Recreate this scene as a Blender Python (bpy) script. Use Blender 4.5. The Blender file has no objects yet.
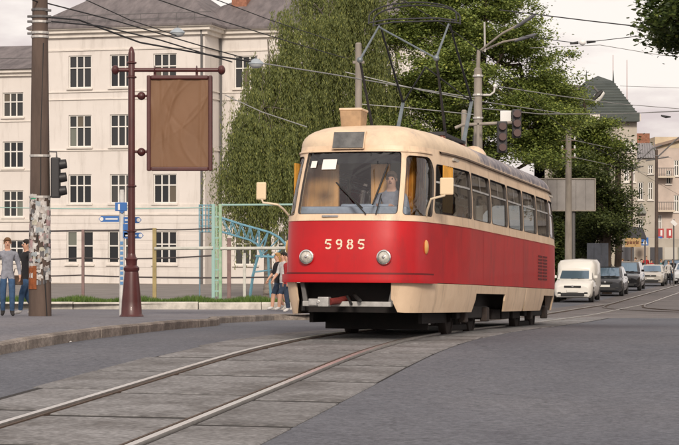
import bpy, bmesh, math, random
import numpy as np
from mathutils import Vector, Matrix, Euler
random.seed(7); np.random.seed(7)
R = math.radians
scene = bpy.context.scene
col = scene.collection
# ------------------------------------------------------------------ camera
CAMZ, F, CX, HY = 1.78, 1890.0, 339.5, 227.0
cd = bpy.data.cameras.new('camera'); cam = bpy.data.objects.new('camera', cd); col.objects.link(cam)
cam.location = (0, 0, CAMZ); cam.rotation_euler = (R(90), 0, 0)
cd.sensor_width = 36; cd.lens = 36*F/679; cd.shift_y = (HY-222.5)/679; cd.clip_start = .1; cd.clip_end = 4000
scene.camera = cam
# ------------------------------------------------------------------ sky and sun (soft evening overcast)
SUN_EL, SUN_AZ = 28, 176          # azimuth clockwise from +Y; the veiled sun stands behind the camera
w = bpy.data.worlds.new('World'); scene.world = w; w.use_nodes = True
nt = w.node_tree; N = nt.nodes; L = nt.links; N.clear()
wo = N.new('ShaderNodeOutputWorld'); bg = N.new('ShaderNodeBackground'); bg.inputs[1].default_value = .1
sky = N.new('ShaderNodeTexSky'); sky.sky_type = 'NISHITA'; sky.sun_disc = False
sky.sun_elevation = R(SUN_EL); sky.sun_rotation = R(SUN_AZ); sky.dust_density = 3
tc = N.new('ShaderNodeTexCoord'); mp = N.new('ShaderNodeMapping'); mp.inputs['Scale'].default_value = (1, 1, 3.2)
nz = N.new('ShaderNodeTexNoise'); nz.inputs['Scale'].default_value = 6.5; nz.inputs['Detail'].default_value = 7; nz.inputs['Roughness'].default_value = .55
rp = N.new('ShaderNodeValToRGB')
rp.color_ramp.elements[0].position = .40; rp.color_ramp.elements[0].color = (.70, .605, .60, 1)
rp.color_ramp.elements[1].position = .55; rp.color_ramp.elements[1].color = (1.0, .92, .86, 1)
sc_ = N.new('ShaderNodeVectorMath'); sc_.operation = 'SCALE'; sc_.inputs['Scale'].default_value = 10.8
mx = N.new('ShaderNodeMix'); mx.data_type = 'RGBA'; mx.inputs[0].default_value = .93
L.new(tc.outputs['Generated'], mp.inputs[0]); L.new(mp.outputs[0], nz.inputs['Vector']); L.new(nz.outputs[0], rp.inputs[0])
L.new(rp.outputs[0], sc_.inputs[0]); L.new(sky.outputs[0], mx.inputs[6]); L.new(sc_.outputs[0], mx.inputs[7])
L.new(mx.outputs[2], bg.inputs[0]); L.new(bg.outputs[0], wo.inputs[0])
sl = bpy.data.lights.new('sun', 'SUN'); sl.energy = 2.7; sl.angle = R(11); sl.color = (1, .89, .77)
so = bpy.data.objects.new('sun', sl); col.objects.link(so)
so.rotation_euler = (R(90-SUN_EL), 0, R(180-SUN_AZ))
so.location = (0, 0, 60)
vs = scene.view_settings; vs.view_transform = 'Standard'; vs.look = 'None'; vs.exposure = 0.0; vs.gamma = 1
scene.render.engine = 'CYCLES'; scene.cycles.use_denoising = True
scene.cycles.max_bounces = 8; scene.cycles.transparent_max_bounces = 12
scene.cycles.caustics_reflective = False; scene.cycles.caustics_refractive = False

# ------------------------------------------------------------------ materials
MATS = {}
def mat(name, c, rough=.7, metal=0, noise=0, nscale=8, bump=0, bscale=40, c2=None, spec=.5, coat=0, detail=5, stretch=None, island=0, speck=0, grime=None, gscale=(1.6,1.6,.16)):
    if name in MATS: return MATS[name]
    m = bpy.data.materials.new(name); m.use_nodes = True
    n = m.node_tree.nodes; l = m.node_tree.links; b = n['Principled BSDF']
    b.inputs['Roughness'].default_value = rough; b.inputs['Metallic'].default_value = metal
    b.inputs['Specular IOR Level'].default_value = spec; b.inputs['Coat Weight'].default_value = coat
    b.inputs['Base Color'].default_value = (*c, 1)
    src = None
    if noise or bump or speck:
        t = n.new('ShaderNodeTexCoord'); vec = t.outputs['Object']
        if stretch:
            mpg = n.new('ShaderNodeMapping'); mpg.inputs['Scale'].default_value = stretch; l.new(vec, mpg.inputs[0]); vec = mpg.outputs[0]
    if noise:
        z = n.new('ShaderNodeTexNoise'); z.inputs['Scale'].default_value = nscale; z.inputs['Detail'].default_value = detail; z.inputs['Roughness'].default_value = .62
        l.new(vec, z.inputs['Vector'])
        r = n.new('ShaderNodeValToRGB'); a = c2 if c2 else tuple(x*(1-noise) for x in c)
        r.color_ramp.elements[0].position = .32; r.color_ramp.elements[0].color = (*a, 1)
        r.color_ramp.elements[1].position = .66; r.color_ramp.elements[1].color = (*c, 1)
        l.new(z.outputs[0], r.inputs[0]); src = r.outputs[0]
    if speck:
        z = n.new('ShaderNodeTexNoise'); z.inputs['Scale'].default_value = bscale*1.3; z.inputs['Detail'].default_value = 2; l.new(vec, z.inputs['Vector'])
        mr = n.new('ShaderNodeMapRange'); mr.inputs[1].default_value = .3; mr.inputs[2].default_value = .7; mr.inputs[3].default_value = 1-speck; mr.inputs[4].default_value = 1+speck
        l.new(z.outputs[0], mr.inputs[0])
        v = n.new('ShaderNodeVectorMath'); v.operation = 'SCALE'; l.new(mr.outputs[0], v.inputs['Scale'])
        if src: l.new(src, v.inputs[0])
        else: v.inputs[0].default_value = c
        src = v.outputs[0]
    if island:
        g = n.new('ShaderNodeNewGeometry') if island < 0 else n.new('ShaderNodeObjectInfo')
        mr = n.new('ShaderNodeMapRange'); mr.inputs[3].default_value = 1-abs(island); mr.inputs[4].default_value = 1+abs(island)
        l.new(g.outputs['Random Per Island' if island < 0 else 'Random'], mr.inputs[0])
        v = n.new('ShaderNodeVectorMath'); v.operation = 'SCALE'; l.new(mr.outputs[0], v.inputs['Scale'])
        if src: l.new(src, v.inputs[0])
        else: v.inputs[0].default_value = c
        src = v.outputs[0]
    if grime:      # dirt runs: (colour, amount, threshold)
        t_ = n.new('ShaderNodeTexCoord'); q = n.new('ShaderNodeMapping'); q.inputs['Scale'].default_value = gscale; l.new(t_.outputs['Object'], q.inputs[0])
        z = n.new('ShaderNodeTexNoise'); z.inputs['Scale'].default_value = 3; z.inputs['Detail'].default_value = 9; z.inputs['Roughness'].default_value = .7; l.new(q.outputs[0], z.inputs['Vector'])
        mr = n.new('ShaderNodeMapRange'); mr.inputs[1].default_value = grime[2]; mr.inputs[2].default_value = grime[2]+.22; mr.inputs[3].default_value = 0; mr.inputs[4].default_value = grime[1]; l.new(z.outputs[0], mr.inputs[0])
        x = n.new('ShaderNodeMix'); x.data_type = 'RGBA'; l.new(mr.outputs[0], x.inputs[0]); x.inputs[7].default_value = (*grime[0], 1)
        if src: l.new(src, x.inputs[6])
        else: x.inputs[6].default_value = (*c, 1)
        src = x.outputs[2]
    if src: l.new(src, b.inputs['Base Color'])
    if bump:
        z2 = n.new('ShaderNodeTexNoise'); z2.inputs['Scale'].default_value = bscale; z2.inputs['Detail'].default_value = 4; l.new(vec, z2.inputs['Vector'])
        bp = n.new('ShaderNodeBump'); bp.inputs['Strength'].default_value = bump; bp.inputs['Distance'].default_value = .02
        l.new(z2.outputs[0], bp.inputs['Height']); l.new(bp.outputs[0], b.inputs['Normal'])
    MATS[name] = m; return m
def glass(name, tint, gloss=.18, rough=.02):
    if name in MATS: return MATS[name]
    m = bpy.data.materials.new(name); m.use_nodes = True; n = m.node_tree.nodes; l = m.node_tree.links; n.clear()
    o = n.new('ShaderNodeOutputMaterial'); t = n.new('ShaderNodeBsdfTransparent'); t.inputs[0].default_value = (*tint, 1)
    g = n.new('ShaderNodeBsdfGlossy'); g.inputs['Roughness'].default_value = rough
    f = n.new('ShaderNodeFresnel'); f.inputs[0].default_value = 1.5
    a = n.new('ShaderNodeMath'); a.operation = 'ADD'; a.use_clamp = True; a.inputs[1].default_value = gloss
    x = n.new('ShaderNodeMixShader'); l.new(f.outputs[0], a.inputs[0]); l.new(a.outputs[0], x.inputs[0])
    l.new(t.outputs[0], x.inputs[1]); l.new(g.outputs[0], x.inputs[2]); l.new(x.outputs[0], o.inputs[0])
    MATS[name] = m; return m
def leafmat(name, c, c2, var=.35):
    m = bpy.data.materials.new(name); m.use_nodes = True; n = m.node_tree.nodes; l = m.node_tree.links; n.clear()
    o = n.new('ShaderNodeOutputMaterial'); d = n.new('ShaderNodeBsdfPrincipled'); d.inputs['Roughness'].default_value = .55; d.inputs['Specular IOR Level'].default_value = .3
    t = n.new('ShaderNodeBsdfTranslucent'); g = n.new('ShaderNodeNewGeometry'); r = n.new('ShaderNodeValToRGB')
    r.color_ramp.elements[0].color = (*c2, 1); r.color_ramp.elements[1].color = (*c, 1)
    e = r.color_ramp.elements.new(.93); e.color = (c[0]*1.25, c[1]*1.15, c[2], 1)
    r.color_ramp.elements[-1].color = (c[0]*1.9, c[1]*1.6, c[2]*1.2, 1)
    x = n.new('ShaderNodeMixShader'); x.inputs[0].default_value = .22
    l.new(g.outputs['Random Per Island'], r.inputs[0]); l.new(r.outputs[0], d.inputs['Base Color']); l.new(r.outputs[0], t.inputs[0])
    l.new(d.outputs[0], x.inputs[1]); l.new(t.outputs[0], x.inputs[2]); l.new(x.outputs[0], o.inputs[0]); return m

# ------------------------------------------------------------------ helpers
def tag(o, label=None, cat=None, group=None, kind=None):
    if label: o['label'] = label
    if cat: o['category'] = cat
    if group: o['group'] = group
    if kind: o['kind'] = kind
    return o
def empty(name, loc=(0,0,0), rz=0, label=None, cat=None, group=None, rx=0):
    o = bpy.data.objects.new(name, None); col.objects.link(o); o.empty_display_size = .2
    o.location = loc; o.rotation_euler = Euler((rx, 0, rz), 'XYZ'); return tag(o, label, cat, group)
class MB:
    def __init__(s): s.v = []; s.f = []; s.m = []
    def add(s, vs, fs, mi=0):
        b = len(s.v); s.v += [tuple(p) for p in vs]; s.f += [tuple(i+b for i in f) for f in fs]; s.m += [mi]*len(fs); return s
    def box(s, c, sz, mi=0, M=None, taper=1.0):
        hx, hy, hz = sz[0]/2, sz[1]/2, sz[2]/2
        P = [Vector((x*(taper if z > 0 else 1), y*(taper if z > 0 else 1), z)) for x in (-hx,hx) for y in (-hy,hy) for z in (-hz,hz)]
        if M is not None: P = [M @ p for p in P]
        P = [p+Vector(c) for p in P]
        return s.add(P, [(0,1,3,2),(4,6,7,5),(0,4,5,1),(2,3,7,6),(0,2,6,4),(1,5,7,3)], mi)
    def b2(s, a, b, mi=0):
        return s.box([(a[i]+b[i])/2 for i in range(3)], [abs(b[i]-a[i]) for i in range(3)], mi)
    def tube(s, pts, r, n=8, mi=0, cap=True):
        pts = [Vector(p) for p in pts]; k = len(pts)
        rs = r if isinstance(r, (list, tuple)) else [r]*k
        up = None; V = []
        for i, p in enumerate(pts):
            d = (pts[min(i+1,k-1)]-pts[max(i-1,0)]).normalized()
            if up is None or abs(d.dot(up)) > .98: up = Vector((0,0,1)) if abs(d.z) < .9 else Vector((0,1,0))
            a = d.cross(up).normalized(); b = a.cross(d).normalized(); up = b
            for j in range(n):
                t = 2*math.pi*(j+.5)/n; V.append(p+(a*math.cos(t)+b*math.sin(t))*rs[i])
        Fs = [(i*n+j, i*n+(j+1)%n, (i+1)*n+(j+1)%n, (i+1)*n+j) for i in range(k-1) for j in range(n)]
        if cap: Fs += [tuple(range(n))[::-1], tuple(range((k-1)*n, k*n))]
        return s.add(V, Fs, mi)
    def lathe(s, prof, c=(0,0,0), n=16, mi=0, axis='z'):
        V = []
        for (r, z) in prof:
            for j in range(n):
                t = 2*math.pi*(j+.5)/n; a, b = r*math.cos(t), r*math.sin(t)
                p = {'z': (a,b,z), 'x': (z,a,b), 'y': (a,z,b)}[axis]; V.append((p[0]+c[0], p[1]+c[1], p[2]+c[2]))
        k = len(prof)
        Fs = [(i*n+j, i*n+(j+1)%n, (i+1)*n+(j+1)%n, (i+1)*n+j) for i in range(k-1) for j in range(n)]
        Fs += [tuple(range(n))[::-1], tuple(range((k-1)*n, k*n))]
        return s.add(V, Fs, mi)
    def grid(s, P, mi=0, closed=False):
        nr, nc = len(P), len(P[0]); V = [p for r in P for p in r]
        return s.add(V, [(i*nc+j, i*nc+j+1, (i+1)*nc+j+1, (i+1)*nc+j) for i in range(nr-1) for j in range(nc-1)], mi)
    def poly(s, pts, th, mi=0):           # flat polygon (3d points) given thickness vector
        n = len(pts); th = Vector(th); P = [Vector(p) for p in pts]; Q = [p+th for p in P]
        return s.add(P+Q, [tuple(range(n))[::-1], tuple(range(n, 2*n))]+[(i, (i+1)%n, n+(i+1)%n, n+i) for i in range(n)], mi)
    def ball(s, c, r, mi=0, n=10, sq=(1,1,1)):
        prof = [(max(.001, r*math.sin(math.pi*i/(n-2))), -r*math.cos(math.pi*i/(n-2))) for i in range(n-1)]
        V = []; b0 = len(s.v); s.lathe(prof, (0,0,0), n, mi)
        for i in range(b0, len(s.v)): p = s.v[i]; s.v[i] = (p[0]*sq[0]+c[0], p[1]*sq[1]+c[1], p[2]*sq[2]+c[2])
        return s
    def build(s, name, mats, parent=None, smooth=False, bevel=0, fix=True, seg=2):
        me = bpy.data.meshes.new(name); me.from_pydata(s.v, [], s.f)
        if not isinstance(mats, (list, tuple)): mats = [mats]
        for m in mats: me.materials.append(m)
        if any(s.m): me.polygons.foreach_set('material_index', s.m)
        if fix:
            bm = bmesh.new(); bm.from_mesh(me); bmesh.ops.recalc_face_normals(bm, faces=bm.faces); bm.to_mesh(me); bm.free()
        if smooth: me.polygons.foreach_set('use_smooth', [True]*len(me.polygons))
        o = bpy.data.objects.new(name, me); col.objects.link(o)
        if parent is not None: o.parent = parent
        if bevel:
            b = o.modifiers.new('bevel', 'BEVEL'); b.width = bevel; b.segments = seg; b.limit_method = 'ANGLE'; b.angle_limit = R(40)
        if smooth:
            me.set_sharp_from_angle(angle=R(40))
        return o
def copy_tree(o, parent=None):
    c = o.copy(); col.objects.link(c); c.parent = parent
    for ch in o.children: copy_tree(ch, c)
    return c
def ss(x, a, b):
    t = min(1, max(0, (x-a)/(b-a))); return t*t*(3-2*t)
def catmull(P, n=12):
    P = [Vector(p) for p in P]; out = []
    for i in range(len(P)-1):
        p0 = P[max(i-1,0)]; p1 = P[i]; p2 = P[i+1]; p3 = P[min(i+2,len(P)-1)]
        if i == 0: p0 = 2*p1-p2
        if i == len(P)-2: p3 = 2*p2-p1
        for k in range(n):
            t = k/n; out.append(.5*((2*p1)+(p2-p0)*t+(2*p0-5*p1+4*p2-p3)*t*t+(3*p1-p0-3*p2+p3)*t**3))
    out.append(P[-1]); return out
# the lie of the land: level by the camera, falling away down the street
GP = [(-60,0,0),(0,.02,0),(12,.05,0),(18,.09,0),(24,.15,0),(27,.15,0),(31,.06,0),(38,-.2,0),(44,-.42,0),(55,-.80,0),(80,-1.5,0),(130,-2.25,0),(200,-2.9,0),(400,-3.8,0),(3000,-3.8,0)]
_gy = [p[0] for p in GP]; _gz = [p[1] for p in GP]
_yy = np.linspace(-60, 500, 2240); _zz = np.interp(_yy, _gy, _gz)
for _ in range(2):
    _k = np.ones(17)/17; _zz = np.convolve(np.pad(_zz, 8, mode='edge'), _k, mode='valid')
def G(y): return float(np.interp(y, _yy, _zz))
def at(px, py, Y): return Vector(((px-CX)/F*Y, Y, CAMZ-(py-HY)/F*Y))
def ax(px, Y): return (px-CX)/F*Y
def az(py, Y): return CAMZ-(py-HY)/F*Y
def hit(px, py, dz=0):
    lo = 5.0
    for i in range(4000):
        Y = 5+i*.05
        if az(py, Y) <= G(Y)+dz: return Vector((ax(px, Y), Y, G(Y)+dz))
    return Vector((ax(px, 200), 200, G(200)))
def yrows(a, b):
    out = [a]; y = a
    while y < b:
        y += .5 if y < 60 else (2 if y < 160 else 20); out.append(min(y, b))
    return out
# ------------------------------------------------------------------ ground, road, pavement
def asphalt(name, c, c2, c3):
    m = bpy.data.materials.new(name); m.use_nodes = True; n = m.node_tree.nodes; l = m.node_tree.links; b = n['Principled BSDF']
    b.inputs['Roughness'].default_value = .82; b.inputs['Specular IOR Level'].default_value = .35
    t = n.new('ShaderNodeTexCoord')
    def noi(sc, det=4, rough=.6, st=None):
        z = n.new('ShaderNodeTexNoise'); z.inputs['Scale'].default_value = sc; z.inputs['Detail'].default_value = det; z.inputs['Roughness'].default_value = rough
        if st:
            q = n.new('ShaderNodeMapping'); q.inputs['Scale'].default_value = st; q.inputs['Rotation'].default_value = (0,0,R(12)); l.new(t.outputs['Object'], q.inputs[0]); l.new(q.outputs[0], z.inputs['Vector'])
        else: l.new(t.outputs['Object'], z.inputs['Vector'])
        return z.outputs[0]
    def ramp(s, p, q, ca, cb):
        r = n.new('ShaderNodeValToRGB'); r.color_ramp.elements[0].position = p; r.color_ramp.elements[0].color = (*ca, 1); r.color_ramp.elements[1].position = q; r.color_ramp.elements[1].color = (*cb, 1); l.new(s, r.inputs[0]); return r.outputs[0]
    def mul(a, bb, f=1):
        x = n.new('ShaderNodeMix'); x.data_type = 'RGBA'; x.blend_type = 'MULTIPLY'; x.inputs[0].default_value = f; l.new(a, x.inputs[6]); l.new(bb, x.inputs[7]); return x.outputs[2]
    base = ramp(noi(.55, 5, .6, (1, .28, 1)), .3, .7, c, c2)
    big = ramp(noi(.16, 3), .4, .62, (.86,.87,.9), (1.05,1.03,1.02))
    fine = ramp(noi(17, 6, .8), .32, .68, (.50,.50,.51), (1.5,1.5,1.5))
    mid = ramp(noi(5, 6, .7), .3, .75, (.84,.84,.85), (1.12,1.12,1.12))
    stain = ramp(noi(1.1, 7, .68, (1,.5,1)), .30, .39, c3, (1,1,1))
    # hairline cracks
    vo = n.new('ShaderNodeTexVoronoi'); vo.feature = 'DISTANCE_TO_EDGE'; vo.inputs['Scale'].default_value = .42; vo.inputs['Randomness'].default_value = 1
    dn = n.new('ShaderNodeTexNoise'); dn.inputs['Scale'].default_value = 1.7; dn.inputs['Detail'].default_value = 6; l.new(t.outputs['Object'], dn.inputs['Vector'])
    va = n.new('ShaderNodeVectorMath'); va.operation = 'MULTIPLY_ADD'; va.inputs[1].default_value = (.9,.9,0); l.new(dn.outputs['Color'], va.inputs[0]); l.new(t.outputs['Object'], va.inputs[2]); l.new(va.outputs[0], vo.inputs['Vector'])
    cr = ramp(vo.outputs['Distance'], .002, .010, (.72,.72,.72), (1,1,1))
    cm = ramp(noi(.3, 2), .46, .56, (0,0,0), (1,1,1))
    xx = n.new('ShaderNodeMix'); xx.data_type = 'RGBA'; l.new(cm, xx.inputs[0]); xx.inputs[6].default_value = (1,1,1,1); l.new(cr, xx.inputs[7])
    cc = mul(mul(mul(mul(mul(base, big), fine), mid), stain, .8), xx.outputs[2])
    l.new(cc, b.inputs['Base Color'])
    bp = n.new('ShaderNodeBump'); bp.inputs['Strength'].default_value = .7; bp.inputs['Distance'].default_value = .012
    l.new(noi(60, 3, .7), bp.inputs['Height']); l.new(bp.outputs[0], b.inputs['Normal'])
    return m
M_ROAD = asphalt('road_asphalt', (.110,.115,.131), (.147,.153,.170), (.70,.69,.72))
def slab_blotches(m):
    # random dark blotches multiplied over all the track slabs
    n = m.node_tree.nodes; l = m.node_tree.links; b = n['Principled BSDF']; src = b.inputs['Base Color'].links[0].from_socket
    t = n.new('ShaderNodeNewGeometry'); z = n.new('ShaderNodeTexNoise'); z.inputs['Scale'].default_value = .9; z.inputs['Detail'].default_value = 8; z.inputs['Roughness'].default_value = .7; l.new(t.outputs['Position'], z.inputs['Vector'])
    r = n.new('ShaderNodeValToRGB'); r.color_ramp.elements[0].position = .36; r.color_ramp.elements[0].color = (.42,.39,.37,1); r.color_ramp.elements[1].position = .52; r.color_ramp.elements[1].color = (1,1,1,1); l.new(z.outputs[0], r.inputs[0])
    x = n.new('ShaderNodeMix'); x.data_type = 'RGBA'; x.blend_type = 'MULTIPLY'; x.inputs[0].default_value = .8; l.new(src, x.inputs[6]); l.new(r.outputs[0], x.inputs[7]); l.new(x.outputs[2], b.inputs['Base Color'])
M_WALK = asphalt('pavement_asphalt', (.160,.157,.170), (.208,.204,.217), (.78,.77,.76))
def sheet(name, xl, xr, ya, yb, dz, m, parent=None, label=None):
    """strip of ground between x limits given as functions of y"""
    rows = []
    for y in yrows(ya, yb):
        a, b = (xl(y) if callable(xl) else xl), (xr(y) if callable(xr) else xr)
        rows.append([(a+(b-a)*t, y, G(y)+dz) for t in (0,.25,.5,.75,1)])
    o = MB().grid(rows).build(name, m, parent, fix=False); o['kind'] = 'structure'
    if label: o['label'] = label
    return o
sheet('road', -900, 900, -40, 3000, 0, M_ROAD, label='worn grey asphalt road surface')
# kerb line of the near pavement, from the corner to the street on the far side
kp = [hit(-150, 388), hit(-60, 368), hit(0, 353.5), hit(60, 343), hit(120, 335), hit(180, 328.5), hit(214, 325.5)]
kp = [Vector((kp[0].x-4, 6, 0))] + kp
k2 = [hit(216, 323.5), hit(250, 321.6), hit(280, 320), Vector((.4, 46.5, 0)), Vector((1.5, 49.5, 0)), Vector((8.3, 79, 0)), Vector((20.2, 130, 0)), Vector((60, 300, 0))]
KPTS = [(p.x, p.y) for p in kp]+[(p.x, p.y) for p in k2]
KC = catmull([(p[0], p[1], 0) for p in KPTS], 10)
_ky = np.array([p.y for p in KC]); _kx = np.array([p.x for p in KC]); _o = np.argsort(_ky)
def kx(y): return float(np.interp(y, _ky[_o], _kx[_o]))
sheet('pavement', lambda y: -140, lambda y: kx(y)-.12, 6, 300, .135, M_WALK, label='grey asphalt pavement with worn patches')
M_KERB = mat('kerb_stone', (.27,.235,.205), .88, noise=1, c2=(.13,.11,.095), nscale=4, bump=.5, bscale=22, island=.16, speck=.2)
kerb = empty('kerb', (0,0,0)); tag(kerb, 'weathered granite kerb stones edging the near pavement', 'kerb', kind='structure')
def along(P, step):
    """points each `step` metres along a polyline with unit tangent"""
    out = []; acc = 0; nxt = 0
    for a, b in zip(P[:-1], P[1:]):
        L_ = (b-a).length
        if L_ < 1e-6: continue
        while nxt <= acc+L_:
            t = (nxt-acc)/L_; out.append((a+(b-a)*t, (b-a)/L_)); nxt += step
        acc += L_
    return out
def stones(P, parent, name, m, step, wd, top, low, ymin, ymax, gap=.012, jit=.008, bevel=.014):
    pts = along(P, step)
    for (p, d), (q, _) in zip(pts[:-1], pts[1:]):
        if not ymin < p.y < ymax: continue
        e = (q-p); l = e.length-gap; e.normalize(); mid = (p+q)/2
        za, zb = G(p.y), G(q.y); ang = math.atan2(e.y, e.x); pit = math.atan2(zb-za, e.length)
        mb = MB(); M = Matrix.Rotation(ang, 3, 'Z') @ Matrix.Rotation(-pit, 3, 'Y') @ Matrix.Rotation(random.uniform(-1,1)*jit*2, 3, 'Z')
        nrm = Vector((-e.y, e.x, 0))
        hh = top-low
        # stone with a chamfered roadside top edge
        x0, x1 = -l/2, l/2; ch = .03
        sec = [(-wd/2, -hh/2), (-wd/2, hh/2-ch), (-wd/2+ch, hh/2), (wd/2, hh/2), (wd/2, -hh/2)]
        V = [Vector((x, s_[0], s_[1])) for x in (x0, x1) for s_ in sec]
        mb.add(V, [(0,1,2,3,4), (9,8,7,6,5)]+[(i, (i+1)%5, 5+(i+1)%5, 5+i) for i in range(5)])
        o = mb.build(name, m, parent); o.location = (mid.x+nrm.x*wd/2*0+random.uniform(-jit,jit), mid.y+random.uniform(-jit,jit), (za+zb)/2+(top+low)/2+random.uniform(-jit,jit)); o.rotation_euler = M.to_euler()
K3 = [Vector((p.x, p.y, 0)) for p in KC]
stones(K3, kerb, 'kerb_stone', M_KERB, 1.05, .17, .15, -.06, 12, 41.2)
stones(K3, kerb, 'kerb_stone', M_KERB, 1.05, .17, .145, -.06, 41.2, 140)
# ---- track bed and rails
TC = catmull([(-6.0,-4,0), (-1.58,18.8,0), (.10,27,0), (3.25,40,0), (11.55,77,0), (23.1,126,0), (40.2,198,0), (64,300,0)], 40)
def offs(P, d):
    out = []
    for i, p in enumerate(P):
        t = (P[min(i+1,len(P)-1)]-P[max(i-1,0)]).normalized(); out.append(p+Vector((t.y, -t.x, 0))*d)
    return out
_ty = np.array([p.y for p in TC]); _tx = np.array([p.x for p in TC])
def tx(y): return float(np.interp(y, _ty, _tx))
M_BED = mat('track_bed_dirt', (.03,.026,.024), .95, noise=.5, nscale=9, bump=.5, bscale=50)
sheet('track_bed', lambda y: tx(y)-1.72, lambda y: tx(y)+1.72, 2, 50, .004, M_BED, label='dirt filled bed between the concrete track slabs')
M_SLAB = mat('track_slab_concrete', (.225,.222,.222), .9, noise=1, c2=(.135,.130,.128), nscale=1.5, bump=.5, bscale=13, island=.13, speck=.34, detail=9)
slab_blotches(M_SLAB)
slabs = empty('track_slabs'); tag(slabs, 'concrete slabs laid between and beside the tram rails', 'track slab', kind='structure')
pts = along(TC, 2.12)
rnd = random.Random(3)
for (p, d), (q, d2) in zip(pts[:-1], pts[1:]):
    if not 9 < p.y < 49.5: continue
    for (a, b) in ((-1.66+rnd.uniform(-.1,.1), -.86), (-.685, .665), (.84, 1.66+rnd.uniform(-.05,.05))):
        sh = rnd.uniform(-.02,.02) + (.35 if a < -1 else (-.5 if a > 0 else 0))
        c = []
        for (pp, dd, s_) in ((p, d, .075), (q, d2, -.075)):
            n_ = Vector((dd.y, -dd.x, 0))
            for o_ in (a, b):
                v = pp+n_*o_+dd*(s_+sh); c.append(Vector((v.x, v.y, G(v.y)+.014+rnd.uniform(-.002,.002))))
        cm = sum(c, Vector())/4
        top = [c[0], c[1], c[3], c[2]]
        ins = [t+(cm-t).normalized()*.03 for t in top]
        low = [t-Vector((0,0,.008)) for t in top]; bot = [t-Vector((0,0,.1)) for t in top]
        V = [v-cm for v in ins+low+bot]
        o = MB().add(V, [(0,1,2,3)]+[(i,(i+1)%4,4+(i+1)%4,4+i) for i in range(4)]+[(4+i,4+(i+1)%4,8+(i+1)%4,8+i) for i in range(4)]+[(11,10,9,8)]).build('concrete_slab', M_SLAB, slabs)
        o.location = cm
M_RAIL = mat('rail_steel', (.74,.72,.69), .34, metal=.85, noise=.2, nscale=6, stretch=(1,1,1))
M_RUST = mat('rail_rust', (.10,.065,.045), .85, noise=.5, nscale=14)
M_RAIL2 = mat('rail_steel_dull', (.16,.14,.13), .5, metal=.6)
def rail(P, side, ya, yb, label, grp, name='tram_rail', mh=None):
    """grooved rail: polished head, groove and guard lip"""
    P = [p for p in P if ya <= p.y <= yb]
    rt = empty(name, (P[0].x, P[0].y, G(P[0].y))); tag(rt, label, 'rail', grp); o0 = rt.location.copy()
    def strip(a, b, ztop, m, nm):
        rows = []
        A, B = offs(P, a), offs(P, b)
        for u, v in zip(A, B):
            za, zb = G(u.y), G(v.y)
            rows.append([Vector((u.x,u.y,za-.02))-o0, Vector((u.x,u.y,za+ztop))-o0, Vector((v.x,v.y,zb+ztop))-o0, Vector((v.x,v.y,zb-.02))-o0])
        MB().grid(rows).build(nm, m, rt)
    s = side
    strip(-.035*1, .035*1, .036, mh or M_RAIL, 'rail_head')
    strip(min(s*.037, s*.075), max(s*.037, s*.075), .004+.004, M_RUST, 'groove')
    strip(min(s*.077, s*.105), max(s*.077, s*.105), .026, M_RUST, 'guard_lip')
TL, TR = offs(TC, -.775), offs(TC, .775)
rail(TL, 1, 3, 300, 'polished tram rail running under the kerb side wheels of the tram', 'rails of the tram line')
rail(TR, -1, 3, 300, 'polished tram rail under the tram on the open road side', 'rails of the tram line')
# second line and the branch crossing the setts
M_SETT = None
def sett_mat():
    m = bpy.data.materials.new('stone_setts'); m.use_nodes = True; n = m.node_tree.nodes; l = m.node_tree.links; b = n['Principled BSDF']; b.inputs['Roughness'].default_value = .7
    t = n.new('ShaderNodeTexCoord'); q = n.new('ShaderNodeMapping'); q.inputs['Rotation'].default_value = (0,0,R(13)); l.new(t.outputs['Object'], q.inputs[0])
    br = n.new('ShaderNodeTexBrick'); br.inputs['Scale'].default_value = 4; br.inputs['Color1'].default_value = (.15,.135,.135,1); br.inputs['Color2'].default_value = (.21,.19,.185,1); br.inputs['Mortar'].default_value = (.07,.065,.065,1); br.inputs['Mortar Size'].default_value = .03
    l.new(q.outputs[0], br.inputs['Vector'])
    z = n.new('ShaderNodeTexNoise'); z.inputs['Scale'].default_value = .5; z.inputs['Detail'].default_value = 6; l.new(t.outputs['Object'], z.inputs['Vector'])
    r = n.new('ShaderNodeValToRGB'); r.color_ramp.elements[0].position = .35; r.color_ramp.elements[0].color = (.6,.58,.58,1); r.color_ramp.elements[1].position = .65; r.color_ramp.elements[1].color = (1.1,1.08,1.06,1); l.new(z.outputs[0], r.inputs[0])
    x = n.new('ShaderNodeMix'); x.data_type = 'RGBA'; x.blend_type = 'MULTIPLY'; x.inputs[0].default_value = 1; l.new(br.outputs[0], x.inputs[6]); l.new(r.outputs[0], x.inputs[7]); l.new(x.outputs[2], b.inputs['Base Color'])
    bp = n.new('ShaderNodeBump'); bp.inputs['Strength'].default_value = .5; bp.inputs['Distance'].default_value = .02; l.new(br.outputs['Fac'], bp.inputs['Height']); bp.invert = True; l.new(bp.outputs[0], b.inputs['Normal'])
    return m
M_SETT = sett_mat()
sheet('setts_paving', lambda y: max(tx(y)-1.9, kx(y)+.4), lambda y: tx(y)+14+.3*max(0, y-50), 50.0, 300, .004, M_SETT, label='dark stone setts around the street tram tracks')
M_JOIN = mat('concrete_edge', (.30,.29,.29), .85, noise=.4, nscale=5)
edge = MB()
ep = [(tx(49.6)-2+i*1.2, 49.8-.06*i+.15*math.sin(i*1.3)) for i in range(26)]
rows = [[(x, y, G(y)+.003), (x, y, G(y)+.010), (x, y+.5, G(y+.5)+.010), (x, y+.5, G(y+.5)+.003)] for x, y in ep]
o = edge.grid(rows).build('paving_joint', M_JOIN); o['kind'] = 'structure'; o['label'] = 'pale concrete strip where the asphalt meets the setts'
T2 = offs(TC, 3.1)
T2 = [p for p in T2 if p.y > 83]
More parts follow.
